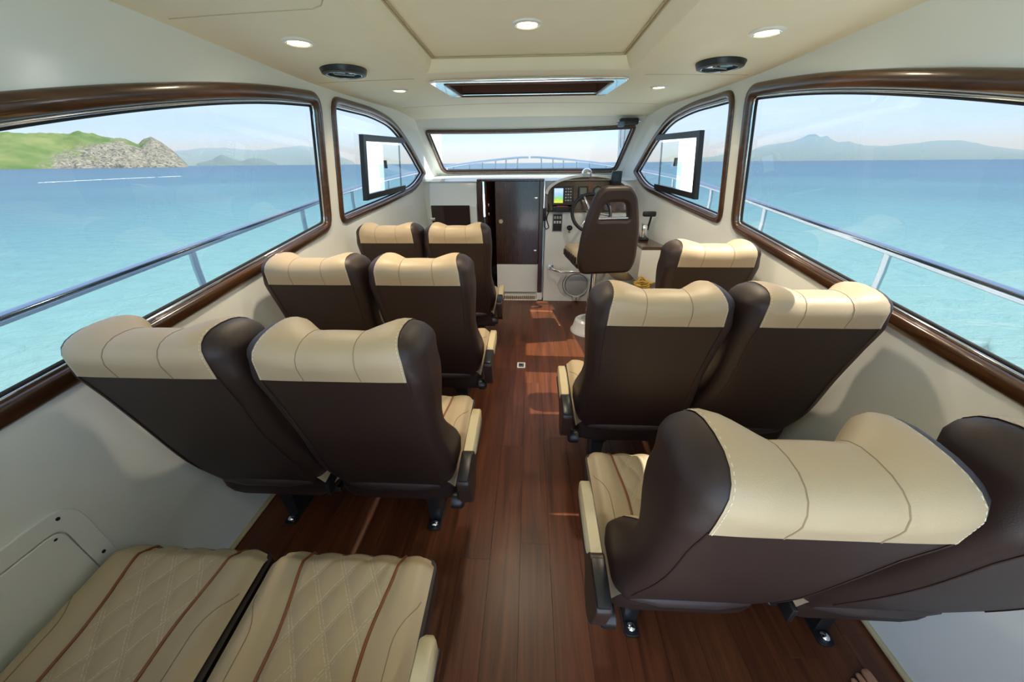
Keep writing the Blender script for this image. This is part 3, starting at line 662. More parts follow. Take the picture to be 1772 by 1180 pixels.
MB().box((0.915, 3.88, 1.748), (0.17, 0.06, 0.055), 0.014).build('housing', 'black_plastic', G, 40)
MB().box((0.845, 3.87, 1.728), (0.055, 0.05, 0.045), 0.01).build('clamp', 'blue_grey', G, 40)
MB().lathe([(0, 0.02), (0.012, 0.02), (0.012, -0.2), (0, -0.2)], (1.0, 3.88, 1.75), 10, (1, 0, 0)).build('shaft', 'chrome', G, 40)
for k in range(2): MB().tube([(0.85 + k * 0.04, 3.88, 1.71), (0.875 + k * 0.035, 3.96, 1.60), (0.90 + k * 0.025, 4.03, 1.54)], 0.0022, 5).build('wire', 'steel_dark', G)

# ------------------------------------------------------------------ helm seat
HS = empty('helm_chair', (0.585, 3.10, 0), math.radians(10)); LOCAL.add(HS.name)
tag(HS, 'brown moulded helm seat on a chrome pedestal facing the console', 'helm seat')
MB().lathe([(0.0, 0.0), (0.165, 0.0), (0.165, 0.012), (0.150, 0.03), (0.128, 0.11), (0.105, 0.125), (0.085, 0.115), (0.0, 0.115)], (0, 0, 0), 36).build('pedestal_base', 'lamp_white', HS, 40)
MB().lathe([(0.0, 0.118), (0.075, 0.118), (0.075, 0.124), (0.0, 0.124)], (0, 0, 0), 28).build('base_ring', 'chrome', HS, 40)
MB().lathe([(0.036, 0.10), (0.036, 0.40), (0.030, 0.42), (0.030, 0.62), (0.0, 0.62)], (0, 0, 0), 24).build('column', 'chrome', HS, 40)
MB().box((0, 0.02, 0.63), (0.26, 0.26, 0.025), 0.004).build('mount_plate', 'steel_dark', HS)
def cushion_ring(z, ins): return [(sx * (0.225 - ins) * (1 if sy < 0 else 0.94), 0.02 + sy * (0.215 - ins), z) for sx, sy in ((-1, -1), (-.6, -1.0), (.6, -1.0), (1, -1), (1.02, 0), (1, 1), (.6, 1.06), (-.6, 1.06), (-1, 1), (-1.02, 0))]
MB().loft([cushion_ring(0.645, 0.03), cushion_ring(0.655, 0.01), cushion_ring(0.69, 0.0)], True, True).build('seat_shell', 'brown_vinyl', HS, 50)
MB().loft([cushion_ring(0.691, 0.006), cushion_ring(0.72, 0.0), cushion_ring(0.755, 0.008), cushion_ring(0.772, 0.03), cushion_ring(0.778, 0.07)], True, True).build('seat_cushion', 'cream_vinyl', HS, 60)
for k in range(6): MB().box((-0.232, -0.17 + k * 0.06, 0.72), (0.02, 0.03, 0.05), 0.006).build('side_gather', 'brown_vinyl', HS, 40)
bo = rounded([(-0.205, 0.0), (0.205, 0.0), (0.238, 0.10), (0.222, 0.36), (0.155, 0.60), (0.10, 0.655), (-0.10, 0.655), (-0.155, 0.60), (-0.222, 0.36), (-0.238, 0.10)], [0.09, 0.09, 0.1, 0.2, 0.10, 0.09, 0.09, 0.10, 0.2, 0.1], 6)
ho = rounded([(-0.115, 0.425), (0.115, 0.425), (0.085, 0.545), (-0.085, 0.545)], [0.02, 0.02, 0.05, 0.05], 6)
Mb = Matrix.Translation((0, -0.24, 0.625)) @ Matrix.Rotation(math.radians(6), 4, 'X') @ Matrix.Rotation(PI / 2, 4, 'X')
v_, f_ = plate(bo, [ho], 0.075, 0.028, Mb); MB().add(v_, f_).build('backrest', 'brown_vinyl', HS, 45)
bo2 = [(x * 0.80, 0.03 + y * 0.60) for x, y in bo]
v_, f_ = plate(bo2, [], 0.05, 0.02, Mb @ Matrix.Translation((0, 0, -0.05))); MB().add(v_, f_).build('back_pad', 'cream_vinyl', HS, 45)
MB().tube([Mb @ Vector((-0.118, 0.432, 0.012)), Mb @ Vector((0.118, 0.432, 0.012))], 0.010, 10).build('grab_handle', 'chrome', HS, 50)
for sgn in (-1, 1): MB().tube([(sgn * 0.20, -0.20, 0.70), (sgn * 0.21, -0.10, 0.67), (sgn * 0.20, 0.02, 0.665)], 0.014, 8).build('side_bracket', 'steel_dark', HS, 50)

# ------------------------------------------------------------------ passenger seats
def back_profile():
    us = [-0.192, -0.184, -0.17, -0.15, -0.13, -0.11, -0.09, -0.075, -0.06, -0.045, -0.03, -0.015, 0.0]
    us = us + [-u for u in reversed(us[:-1])]
    return us
HW, ER = 0.240, 0.045
RZ = [0.345, 0.36, 0.40, 0.45, 0.5, 0.55, 0.6, 0.65, 0.7, 0.75, 0.8, 0.85, 0.89, 0.92, 0.940, 0.95, 0.965, 0.98, 1.0, 1.015]
def hwz(z): return smoothtab(z, [(0.33, 0.212), (0.48, 0.245), (0.70, 0.228), (0.93, 0.240), (1.00, 0.236), (1.10, 0.205)]) / HW
def rear(z):
    y_ = 0.195 * (0.95 - z) / 0.60 if z < 0.95 else -0.016 * math.sin((z - 0.95) / 0.1 * 2.2)
    return y_ - 0.012 * math.sin(PI * min(1, max(0, (z - 0.36) / 0.5)))
TC = [(0.34, 0.09), (0.5, 0.12), (0.75, 0.10), (0.95, 0.125), (1.04, 0.15), (1.1, 0.15)]
TS = [(0.34, 0.11), (0.50, 0.200), (0.72, 0.125), (0.95, 0.185), (1.02, 0.205), (1.1, 0.19)]
def back_slice(x, inset):
    wv = sstep(0.055, 0.175, abs(x)); zt = 1.050 + 0.015 * wv
    k = (zt - 0.345) / (1.056 - 0.345)
    rb = 0.055 * (1 - math.sqrt(max(0.0, 1 - (max(0.0, abs(x) - 0.10) / 0.155) ** 2)))
    def rear_(z): return rear(z) + rb * sstep(0.93, 1.01, z)
    def thick(z): return smoothtab(z, TC) * (1 - wv) + smoothtab(z, TS) * wv
    z1 = zt - 0.055
    zz = [min(z, z1) if z < 0.951 else 0.95 + (z - 0.95) * (z1 - 0.95) / (1.015 - 0.95) for z in RZ]
    fin = []
    for z in zz: fin.append((rear_(z) + inset, z + (inset * 0.6 if z < 0.37 else 0)))
    y_a, y_b = rear_(z1), rear(z1) + thick(z1); T = y_b - y_a; yc = (y_a + y_b) / 2
    for j in range(1, 10):
        a = PI - PI * j / 10
        fin.append((yc + (T / 2 - inset) * math.copysign(abs(math.cos(a)) ** 0.85, math.cos(a)), z1 + (0.055 - inset) * math.sin(a) ** 0.85))
    for z in reversed(zz): fin.append((rear(z) + thick(z) - inset, z + (inset * 0.6 if z < 0.37 else 0)))
    return fin
def make_back():
    us = back_profile(); cols = []
    edge = []
    for j in range(1, 7):
        a = PI / 2 * j / 6; edge.append((0.192 + (HW - 0.192) * math.sin(a), ER * (1 - math.cos(a))))
    sl = [(-x, i_) for x, i_ in reversed(edge)] + [(u, 0.0) for u in us] + edge
    rings = []
    for x, ins in sl: rings.append([Vector((x * hwz(z), y_, z)) for y_, z in back_slice(x, ins)])
    n = len(rings[0]); dark = MB().loft(rings, True, False)
    h_ = n // 2
    for e0 in (0, len(rings) - 1):     # side caps as quad strips
        o = e0 * n
        for j in range(h_ - 1 + (n % 2)):
            a, b2, c, d = o + j, o + j + 1, o + n - 2 - j, o + n - 1 - j
            if b2 < c: dark.f.append((a, b2, c, d))
            elif b2 == c: dark.f.append((a, b2, d))
    # cream cover patch
    i0, i1 = len(edge), len(edge) + len(us) - 1
    j0 = RZ.index(0.95); j1 = n - 1 - RZ.index(0.45)
    V = []; gi = {}
    for i in range(i0, i1 + 1):
        for j in range(j0, j1 + 1):
            p = rings[i][j]; du = rings[min(i + 1, len(rings) - 1)][j] - rings[max(i - 1, 0)][j]; dv = rings[i][min(j + 1, n - 1)] - rings[i][j - 1]
            nn = du.cross(dv).normalized()
            x = us[i - i0]
            lim = [(-0.192, -0.075), (-0.075, 0.075), (0.075, 0.192)]
            for a, c in lim:
                if a <= x <= c: uu = (x - (a + c) / 2) / ((c - a) / 2); break
            bl = 0.0025 + 0.0028 * (1 - abs(uu) ** 3) * min(1, (j - j0) / 4)
            if i in (i0, i1): bl = 0.0022
            if j == j0: bl = 0.0035
            gi[(i, j)] = len(V); V.append(p + nn * bl)
    F = [(gi[i, j], gi[i + 1, j], gi[i + 1, j + 1], gi[i, j + 1]) for i in range(i0, i1) for j in range(j0, j1)]
    # close the lower rear lip
    o = len(V)
    for i in range(i0, i1 + 1): V.append(rings[i][j0] + Vector((0, 0.004, 0.0)))
    F += [(gi[i, j0], o + i - i0, o + i - i0 + 1, gi[i + 1, j0]) for i in range(i0, i1)]
    cream = MB().add(V, F)
    def grid(i, j): return V[gi[(i, j)]]
    seams = []
    for x in (-0.075, 0.075):
        i = i0 + us.index(x); seams.append(MB().tube([grid(i, j) + Vector((0, -0.0004, 0)) for j in range(j0, j0 + 24)], 0.0013, 5))
    dk = []
    for i in (i0, i1):
        dk.append(MB().tube([rings[i][j] + Vector((0, -0.001, 0)) for j in range(3, j0 + 1)], 0.0018, 5))
    st = MB()
    for sgn, i in ((-1, i0), (1, i1)):
        for j in range(j0, j0 + 20):
            for u in (0.2, 0.7):
                p = grid(i, j).lerp(grid(i, j + 1), u); pin = grid(i - sgn, j).lerp(grid(i - sgn, j + 1), u)
                p = p.lerp(pin, 0.55); d = (grid(i, j + 1) - grid(i, j)).normalized() * 0.0028
                st.tube([p - d, p + d], 0.0010, 4)
    return dark, cream, seams, dk, st
def cushion_parts(quilt=True):
    hw, y0, y1 = 0.236, 0.19, 0.695
    nx, ny = 56, 60
    def ztop(x, y_):
        v = (y_ - y0) / (y1 - y0)
        z = 0.375 + 0.055 * v
        z -= 0.030 * sstep(0.90, 1.0, v) ** 2
        ax_ = abs(x) / hw
        z += 0.012 * sstep(0.5, 0.75, ax_) - 0.028 * sstep(0.80, 1.0, ax_) ** 2
        px = pipe_x(v)
        if abs(x) < px - 0.004:
            a, c = x / QX + y_ / QY, x / QX - y_ / QY
            z += 0.0105 * (abs(math.sin(PI * a)) * abs(math.sin(PI * c))) ** 0.45 * sstep(0, 0.02, px - abs(x))
        sx = 0.19 - 0.05 * max(0, (v - 0.55) / 0.45) ** 0.5 * 0 
        return z
    def pipe_x(v): return 0.112 + 0.030 * (1 - v) ** 1.2 * 0 + 0.028 * sstep(0.55, 1.0, v)
    rings = []
    for j in range(ny + 1):
        v = j / ny; y_ = y0 + (y1 - y0) * v
        k = 1 - 0.02 * (1 - v) - 0.05 * max(0, (v - 0.9) / 0.1) ** 2.5
        rings.append([Vector((k * (-hw + 2 * hw * i / nx), y_, ztop(k * (-hw + 2 * hw * i / nx), y_))) for i in range(nx + 1)])
    # front roll
    for a, dz, dy in ((0, 0.012, 0.012), (0, 0.03, 0.018), (0, 0.06, 0.016), (0, 0.10, 0.006)):
        rings.append([Vector((p.x * (1 - 0.15 * dz), y1 + dy - 0.02 * sstep(0.75, 1.0, abs(p.x) / hw), p.z - dz)) for p in rings[ny]])
    top = MB().loft(rings, False, False)
    pip = []
    for sgn in (-1, 1):
        pts = []
        for j in range(0, 31):
            v = j / 30; x = sgn * pipe_x(v); y_ = y0 + (y1 - y0) * v; pts.append((x, y_, ztop(x, y_) + 0.001))
        pts += [(pts[-1][0], y1 + 0.013, pts[-1][2] - 0.012), (pts[-1][0], y1 + 0.019, pts[-1][2] - 0.035), (pts[-1][0], y1 + 0.014, pts[-1][2] - 0.08)]
        pip.append(MB().tube(pts, 0.0042, 7))
    sm = []
    for sgn in (-1, 1):
        pts = []
        for j in range(0, 22):
            v = 0.05 + 0.72 * j / 21; x = sgn * (0.178 + 0.046 * sstep(0.55, 0.78, v) ** 1.5); y_ = y0 + (y1 - y0) * v; pts.append((x, y_, ztop(x, y_) + 0.0003))
        sm.append(MB().tube(pts, 0.0014, 5))
    body = MB()
    W2 = hw + 0.004
    def br(z, ins):
        o = rounded([(-W2 + ins, y0 + 0.03), (W2 - ins, y0 + 0.03), (W2 - ins, y1 + 0.008 - ins), (-W2 + ins, y1 + 0.008 - ins)], [0.05, 0.05, 0.035, 0.035], 5)
        return [(x, y_, z) for x, y_ in o]
    def tilt(r_, up): return [(x, y_, z + up * (y_ - y0) / (y1 - y0)) for x, y_, z in r_]
    body.loft([tilt(br(0.25, 0.05), 0.02), tilt(br(0.258, 0.02), 0.03), tilt(br(0.275, 0.004), 0.04), tilt(br(0.31, 0.0), 0.05), tilt(br(0.340, 0.0), 0.055), tilt(br(0.350, 0.012), 0.05)], True, True)
    return top, pip, sm, body
bk = make_back(); cu = cushion_parts()
def rounded_bar(pts, wx, hz):
    """box-section sweep along points in y/z with rounded edges"""
    rings = []
    for (x, y_, z, k) in pts:
        rings.append([(x + wx / 2 * a * k, y_, z + hz / 2 * c * k) for a, c in ((-1, -.7), (-.75, -1), (.75, -1), (1, -.7), (1, .7), (.75, 1), (-.75, 1), (-1, .7))])
    return MB().loft(rings, True, True)
def arm_parts(sg):
    x = sg * 0.284
    pad = rounded_bar([(x, 0.205, 0.475, 0.55), (x, 0.215, 0.475, 1), (x, 0.40, 0.488, 1), (x, 0.455, 0.488, 0.92), (x, 0.468, 0.486, 0.5)], 0.042, 0.066)
    yz = rounded([(0.085, 0.495), (0.225, 0.515), (0.25, 0.46), (0.47, 0.452), (0.46, 0.435), (0.25, 0.425), (0.21, 0.345), (0.165, 0.32), (0.12, 0.36)], [0.025, 0.02, 0.03, 0.01, 0.01, 0.05, 0.05, 0.03, 0.05], 4)
    M_ = Matrix(((0, 0, 1, x), (1, 0, 0, 0), (0, 1, 0, 0), (0, 0, 0, 1)))
    v1, f1 = plate(yz, [], 0.044, 0.006, M_)
    body = MB().add(v1, f1)
    cap = MB().box((x, 0.150, 0.505), (0.040, 0.115, 0.016), 0.007, Matrix.Rotation(math.radians(8), 3, 'X'))
    piv = MB().lathe([(0, 0.0), (0.03, 0.0), (0.03, 0.035), (0.022, 0.045), (0, 0.045)], (sg * 0.222, 0.17, 0.315), 18, (sg, 0, 0))
    return body, pad, cap, piv
def leg_parts(sg, off):
    x = sg * off
    leg = MB()
    leg.loft([[(x - 0.045, 0.24, 0.245), (x + 0.045, 0.24, 0.245), (x + 0.045, 0.54, 0.245), (x - 0.045, 0.54, 0.245)],
              [(x - 0.03, 0.30, 0.16), (x + 0.03, 0.30, 0.16), (x + 0.03, 0.46, 0.16), (x - 0.03, 0.46, 0.16)],
              [(x - 0.022, 0.305, 0.010), (x + 0.022, 0.305, 0.010), (x + 0.022, 0.40, 0.010), (x - 0.022, 0.40, 0.010)]], True, True)
    foot = MB(); v1, f1 = plate(rounded([(-0.028, -0.03), (0.028, -0.03), (0.028, 0.14), (-0.028, 0.14)], 0.02, 4), [], 0.010, 0.002, Matrix.Translation((x, 0.29, 0.006))); foot.add(v1, f1)
    bolt = MB().lathe([(0.015, 0.0), (0.015, 0.008), (0.010, 0.013), (0.0, 0.015)], (x, 0.285, 0.011), 12)
    return leg, foot, bolt
MESH = {}
def cached(key, mb, smooth):
    if key not in MESH:
        me = bpy.data.meshes.new(key); me.from_pydata([tuple(p) for p in mb.v], [], mb.f)
        bm = bmesh.new(); bm.from_mesh(me); bmesh.ops.recalc_face_normals(bm, faces=bm.faces); bm.to_mesh(me); bm.free()
        me.polygons.foreach_set('use_smooth', [True] * len(me.polygons)); me.set_sharp_from_angle(angle=math.radians(smooth)); MESH[key] = me
    return MESH[key]
def seat_part(name, me, mat, root):
    if not me.materials: me.materials.append(MATS[mat])
    o = bpy.data.objects.new(name, me); COL.objects.link(o); o.parent = root; return o
def make_seat(x, y_, sg, arm, label, group, lean=0.0):
    """sg: +1 when the aisle lies on +x of the seat"""
    r = empty('passenger_seat', (x, y_, 0)); LOCAL.add(r.name); tag(r, label, 'seat', group)
    bo_ = seat_part('backrest', cached('backrest', bk[0], 60), 'brown_vinyl', r)
    hd = seat_part('headrest_cover', cached('headrest_cover', bk[1], 60), 'cream_vinyl', r); hd['label'] = 'cream winged headrest cover'
    for o_ in (bo_, hd):
        M_ = Matrix.Translation((0, 0.2, 0.36)) @ Matrix.Rotation(lean, 4, 'X') @ Matrix.Translation((0, -0.2, -0.36)); o_.matrix_local = M_
    for k in (0, 1): seat_part('seam', cached('headrest_seam%d' % k, bk[2][k], 60), 'cream_seam', hd)
    seat_part('stitching', cached('headrest_stitching', bk[4], 60), 'stitch', hd)['kind'] = 'stuff'
    for k in (0, 1): seat_part('seam', cached('back_seam%d' % k, bk[3][k], 60), 'arm_brown', bo_)
    bnd = MB().tube([(-0.185, 0.235, 0.372), (-0.165, 0.214, 0.360), (-0.08, 0.205, 0.354), (0.08, 0.205, 0.354), (0.165, 0.214, 0.360), (0.185, 0.235, 0.372)], 0.026, 12)
    seat_part('lower_band', cached('lower_band', bnd, 60), 'brown_band', bo_)
    cs = seat_part('seat_cushion', cached('seat_top', cu[0], 45), 'cream_quilt', r); cs['label'] = 'cream diamond-quilted seat cushion'
    for k in (0, 1): seat_part('piping', cached('seat_piping%d' % k, cu[1][k], 60), 'piping', cs)
    for k in (0, 1): seat_part('seam', cached('seat_seam%d' % k, cu[2][k], 60), 'cream_seam', cs)
    seat_part('seat_base', cached('seat_base', cu[3], 45), 'brown_vinyl', r)
    if arm:
        a = arm_parts(sg); ab = seat_part('armrest', cached('armrest%d' % sg, a[0], 40), 'arm_brown', r)
        pd = seat_part('armrest_pad', cached('armrest_pad%d' % sg, a[1], 50), 'arm_cream', ab); pd['label'] = 'cream armrest pad'
        seat_part('armrest_cap', cached('armrest_cap%d' % sg, a[2], 40), 'black_plastic', ab)
        seat_part('recline_pivot', cached('pivot%d' % sg, a[3], 40), 'black_plastic', r)
        l = leg_parts(sg, 0.095)
        kk = 'aisle%d' % sg
    else:
        l = leg_parts(-sg, 0.06); kk = 'window%d' % sg
        brk = MB().box((sg * 0.236, 0.205, 0.33), (0.018, 0.05, 0.06), 0.006); seat_part('link_bracket', cached('bracket%d' % sg, brk, 40), 'steel_dark', r)
    lg = seat_part('leg', cached('leg' + kk, l[0], 30), 'steel_dark', r)
    ft = seat_part('foot_plate', cached('foot' + kk, l[1], 40), 'steel_dark', lg)
    seat_part('bolt', cached('bolt' + kk, l[2], 40), 'chrome', lg)
    for yy in (0.28, 0.52): seat_part('crossbar', cached('crossbar%d' % int(yy * 100), MB().box((0, yy, 0.236), (0.46, 0.035, 0.028), 0.004), 40), 'steel_dark', r)
    return r
AX, WX = 0.475, 0.972
GL, GR = 'passenger seats on the island side', 'passenger seats on the helm side'
make_seat(-AX, -0.06, 1, True, 'aisle seat with quilted cream cushion nearest the viewer, island side', GL)
make_seat(-WX, -0.06, 1, False, 'wall seat with quilted cream cushion next to the white access panel', GL)
make_seat(-AX, 0.746, 1, True, 'large brown aisle seat seen from behind, third row back from the cabin door', GL)
make_seat(-WX, 0.746, 1, False, 'large brown window seat below the green island, third row from the cabin door', GL)
make_seat(-AX, 1.52, 1, True, 'brown aisle seat of the middle row on the island side', GL)
make_seat(-WX, 1.52, 1, False, 'brown window seat of the middle row on the island side', GL)
make_seat(-AX + 0.004, 2.42, 1, True, 'brown aisle seat right in front of the companionway door', GL).scale.x = 0.95
make_seat(-0.941, 2.42, 1, False, 'brown window seat in front of the white cabinet with dark door', GL).scale.x = 0.95
make_seat(AX, 0.385, -1, True, 'biggest brown and cream aisle seat, last row on the helm side', GR, math.radians(2)).scale.x = 0.93
make_seat(WX, 0.385, -1, False, 'wall seat cut off by the picture edge beside the biggest aisle seat', GR, math.radians(2)).scale.x = 0.93
make_seat(AX, 1.11, -1, True, 'brown aisle seat in the row behind the helm pedestal seat', GR)
make_seat(WX, 1.11, -1, False, 'brown window seat in the middle row on the helm side', GR)
make_seat(WX, 1.85, -1, False, 'single brown window seat beside the helm pedestal, under the window post', GR)

# ------------------------------------------------------------------ ceiling fittings
def downlight(x, y_, z, r, label, watts):
    L = empty('downlight', (x, y_, z)); tag(L, label, 'ceiling light', 'recessed ceiling lights')
    MB().lathe([(r * 0.60, 0.012), (r * 0.66, -0.002), (r * 0.80, -0.006), (r, -0.003), (r * 1.0, 0.003), (r * 0.6, 0.012)], (x, y_, z), 32).build('ring', 'lamp_white', L, 40)
    MB().lathe([(r * 0.70, -0.0065), (r * 0.73, -0.0075), (r * 0.76, -0.0065), (r * 0.73, -0.0055)], (x, y_, z), 32).build('groove', 'grey_plastic', L, 60)
    MB().lathe([(0.0, -0.004), (r * 0.62, -0.003), (r * 0.62, 0.010), (0.0, 0.012)], (x, y_, z), 28).build('bulb', 'bulb', L, 40)
    ld = bpy.data.lights.new('downlight_beam', 'SPOT'); ld.energy = watts; ld.color = (1.0, 0.83, 0.60); ld.spot_size = math.radians(150); ld.spot_blend = 0.9; ld.shadow_soft_size = r * 0.6
    lo = bpy.data.objects.new('downlight_beam', ld); COL.objects.link(lo); lo.parent = L; lo.location = (0, 0, -0.016)
LW = 14.0
downlight(0.0, 1.79, zceil(IX, 1.79) + DZ - 0.001, 0.058, 'round warm ceiling light in the raised centre panel', LW * 0.6)
downlight(-0.868, 1.69, zceil(0.868, 1.69) - 0.001, 0.058, 'round warm ceiling light behind the dark speaker on the island side', LW)
downlight(0.868, 1.70, zceil(0.868, 1.70) - 0.001, 0.058, 'round warm ceiling light behind the dark speaker on the helm side', LW)
downlight(-0.80, 2.66, zceil(0.80, 2.66) - 0.001, 0.050, 'small pale ceiling light near the hatch on the island side', LW * 0.6)
downlight(0.80, 2.70, zceil(0.80, 2.70) - 0.001, 0.050, 'small pale ceiling light near the hatch on the helm side', LW * 0.6)
def speaker(x, y_, label):
    z = zceil(x, y_); L = empty('ceiling_speaker', (x, y_, z)); tag(L, label, 'speaker', 'round ceiling speakers')
    MB().lathe([(0.072, -0.014), (0.085, -0.024), (0.100, -0.020), (0.107, -0.002), (0.107, 0.006), (0.060, 0.006)], (x, y_, z), 40).build('bezel', 'black_plastic', L, 40)
    MB().lathe([(0.0, -0.019), (0.055, -0.017), (0.076, -0.012), (0.076, -0.004), (0, -0.004)], (x, y_, z), 36).build('glass_face', 'smoked_glass', L, 40)
    MB().tube([(x + 0.079 * math.cos(2 * PI * k / 36), y_ + 0.079 * math.sin(2 * PI * k / 36), z - 0.021) for k in range(36)], 0.003, 6, True).build('chrome_ring', 'stainless', L, 60)
    MB().tube([(x - 0.04, y_ - 0.02, z - 0.020), (x + 0.04, y_ + 0.02, z - 0.020)], 0.003, 6).build('bar', 'grey_plastic', L, 60)
speaker(-0.885, 2.09, 'dark round ceiling speaker above the large window, island side')
speaker(0.892, 2.10, 'dark round ceiling speaker above the large window, helm side')
# roof hatch
HT = empty('roof_hatch', (0, 2.7, 1.86)); tag(HT, 'wide roof hatch with polished chrome frame and dark wood well', 'hatch')
zb = 1.848
o1 = rounded([(-0.560, 2.405), (0.560, 2.405), (0.528, 2.985), (-0.528, 2.985)], 0.05, 5); i1_ = rounded([(-0.475, 2.475), (0.475, 2.475), (0.455, 2.925), (-0.455, 2.925)], 0.02, 5)
v_, f_ = plate(o1, [i1_], 0.020, 0.005, Matrix.Translation((0, 0, zb)))
v_ = [Vector((p.x, p.y, p.z + zceil(p.x, p.y) - zb - 0.002)) for p in v_]
MB().add(v_, f_).build('chrome_frame', 'chrome', HT, 40)
q = MB(); ring0 = [(p[0], p[1], zb + 0.0) for p in i1_]; ring1 = [(p[0] * 0.99, p[1], zb + 0.105) for p in i1_]
q.loft([ring0, ring1], True, False).build('wood_well', 'hatch_wood', HT)
MB().box((0, 2.70, zb + 0.112), (0.98, 0.50, 0.012)).build('lid', 'hatch_wood', HT)
q = MB().tube([(p[0] * 1.012, 2.7 + (p[1] - 2.7) * 1.02, zceil(p[0], p[1]) - 0.013) for p in i1_], 0.006, 8, True).build('wood_bead', 'hatch_wood', HT, 60)

# ------------------------------------------------------------------ access panel on the wall, floor pull, foot
P = empty('access_panel', (-1.2, 0.4, 0.3)); tag(P, 'white screwed access panel low on the wall beside the nearest seat', 'access panel')
def on_wall(y_, z, d): return Vector((-(Xw(y_, z) - d), y_, z))
def wall_plate(loop, holes, d):
    v1, f1 = plate(loop, holes, 0.010, 0.003); return [on_wall(p.x, p.y, d + p.z) for p in v1], f1
po = rounded([(-0.05, 0.22), (0.635, 0.22), (0.635, 0.615), (-0.05, 0.615)], 0.07, 5); pi_ = rounded([(0.0, 0.27), (0.585, 0.27), (0.585, 0.565), (0.0, 0.565)], 0.035, 5)
MB().add(*wall_plate(po, [pi_], 0.0056)).build('flange', 'gelcoat_matte', P)
pl_ = rounded([(0.003, 0.273), (0.582, 0.273), (0.582, 0.562), (0.003, 0.562)], 0.034, 5)
MB().add(*wall_plate(pl_, [], 0.0066)).build('door', 'gelcoat_matte', P)
for (y_, z) in ((0.59, 0.59), (0.61, 0.42), (0.56, 0.545), (0.61, 0.28), (0.30, 0.592), (0.30, 0.54)):
    p = on_wall(y_, z, 0.010); MB().lathe([(0, 0.002), (0.005, 0.0015), (0.006, -0.003), (0, -0.003)], p, 10, (1, 0, 0)).build('screw', 'steel_dark', P)
FP = empty('floor_pull', (-0.03, 2.43, 0)); tag(FP, 'small square chrome flush pull set in the aisle floor', 'pull ring')
v_, f_ = plate(rounded([(-0.032, -0.04), (0.032, -0.04), (0.032, 0.04), (-0.032, 0.04)], 0.008), [rounded([(-0.02, -0.028), (0.02, -0.028), (0.02, 0.028), (-0.02, 0.028)], 0.006)], 0.005, 0.001, Matrix.Translation((-0.03, 2.43, 0.003)))
MB().add(v_, f_).build('plate', 'lamp_white', FP)
MB().box((-0.03, 2.43, 0.0018), (0.04, 0.056, 0.003)).build('cup', 'steel_dark', FP)
MB().tube([(-0.03 + 0.014 * math.cos(2 * PI * k / 20), 2.43 + 0.016 * math.sin(2 * PI * k / 20), 0.006) for k in range(20)], 0.003, 6, True).build('ring', 'chrome', FP, 60)

def skin_mesh(verts, edges, radii, root=0, sub=2):
    me = bpy.data.meshes.new('sk'); me.from_pydata(verts, edges, []); ob = bpy.data.objects.new('sk', me); COL.objects.link(ob)
    sm = ob.modifiers.new('s', 'SKIN'); sm.use_smooth_shade = True
    for i, r_ in enumerate(radii): me.skin_vertices[0].data[i].radius = r_ if isinstance(r_, tuple) else (r_, r_)
    me.skin_vertices[0].data[root].use_root = True
    ss = ob.modifiers.new('d', 'SUBSURF'); ss.levels = sub; ss.render_levels = sub
    m_ = bpy.data.meshes.new_from_object(ob.evaluated_get(bpy.context.evaluated_depsgraph_get()))
    bpy.data.objects.remove(ob); bpy.data.meshes.remove(me); return m_
PV = [(1.02, -0.52, 0.52), (1.03, -0.05, 0.53), (1.035, 0.10, 0.46), (1.045, 0.20, 0.28), (1.05, 0.265, 0.10), (1.05, 0.30, 0.065), (1.05, 0.40, 0.050), (1.05, 0.455, 0.034)]
PE = [(i, i + 1) for i in range(7)]; PR = [0.085, 0.065, 0.058, 0.052, 0.036, (0.036, 0.036), (0.038, 0.030), (0.040, 0.020)]
toes = [(1.082, 0.545, 0.022, 0.016, 1.086, 0.575), (1.058, 0.54, 0.018, 0.010, 1.060, 0.565), (1.038, 0.528, 0.017, 0.0095, 1.036, 0.552), (1.020, 0.512, 0.016, 0.009, 1.016, 0.535), (1.004, 0.490, 0.015, 0.0085, 0.998, 0.512)]
toes = [(x, y_ + 0.012, z, r_, x2, y2 + 0.012) for x, y_, z, r_, x2, y2 in toes]
for x, y_, z, r_, x2, y2 in toes:
    k = len(PV); PV += [(1.05 + (x - 1.05) * 0.75, 0.485 - abs(x - 1.075) * 0.25, 0.026), (x, y_ - 0.012, z + 0.004), (x2, y2, z - 0.003)]
    PE += [(7, k), (k, k + 1), (k + 1, k + 2)]; PR += [r_ * 1.0, r_, r_ * 0.85]
pm = skin_mesh(PV, PE, PR)
PZ = min(v.co.z for v in pm.vertices)
pr = link('person', pm, 'skin', None, 80); pr.location.z = 0.002 - PZ; tag(pr, 'bare foot and leg of a seated person, toes peeking in at the lower picture edge', 'person')

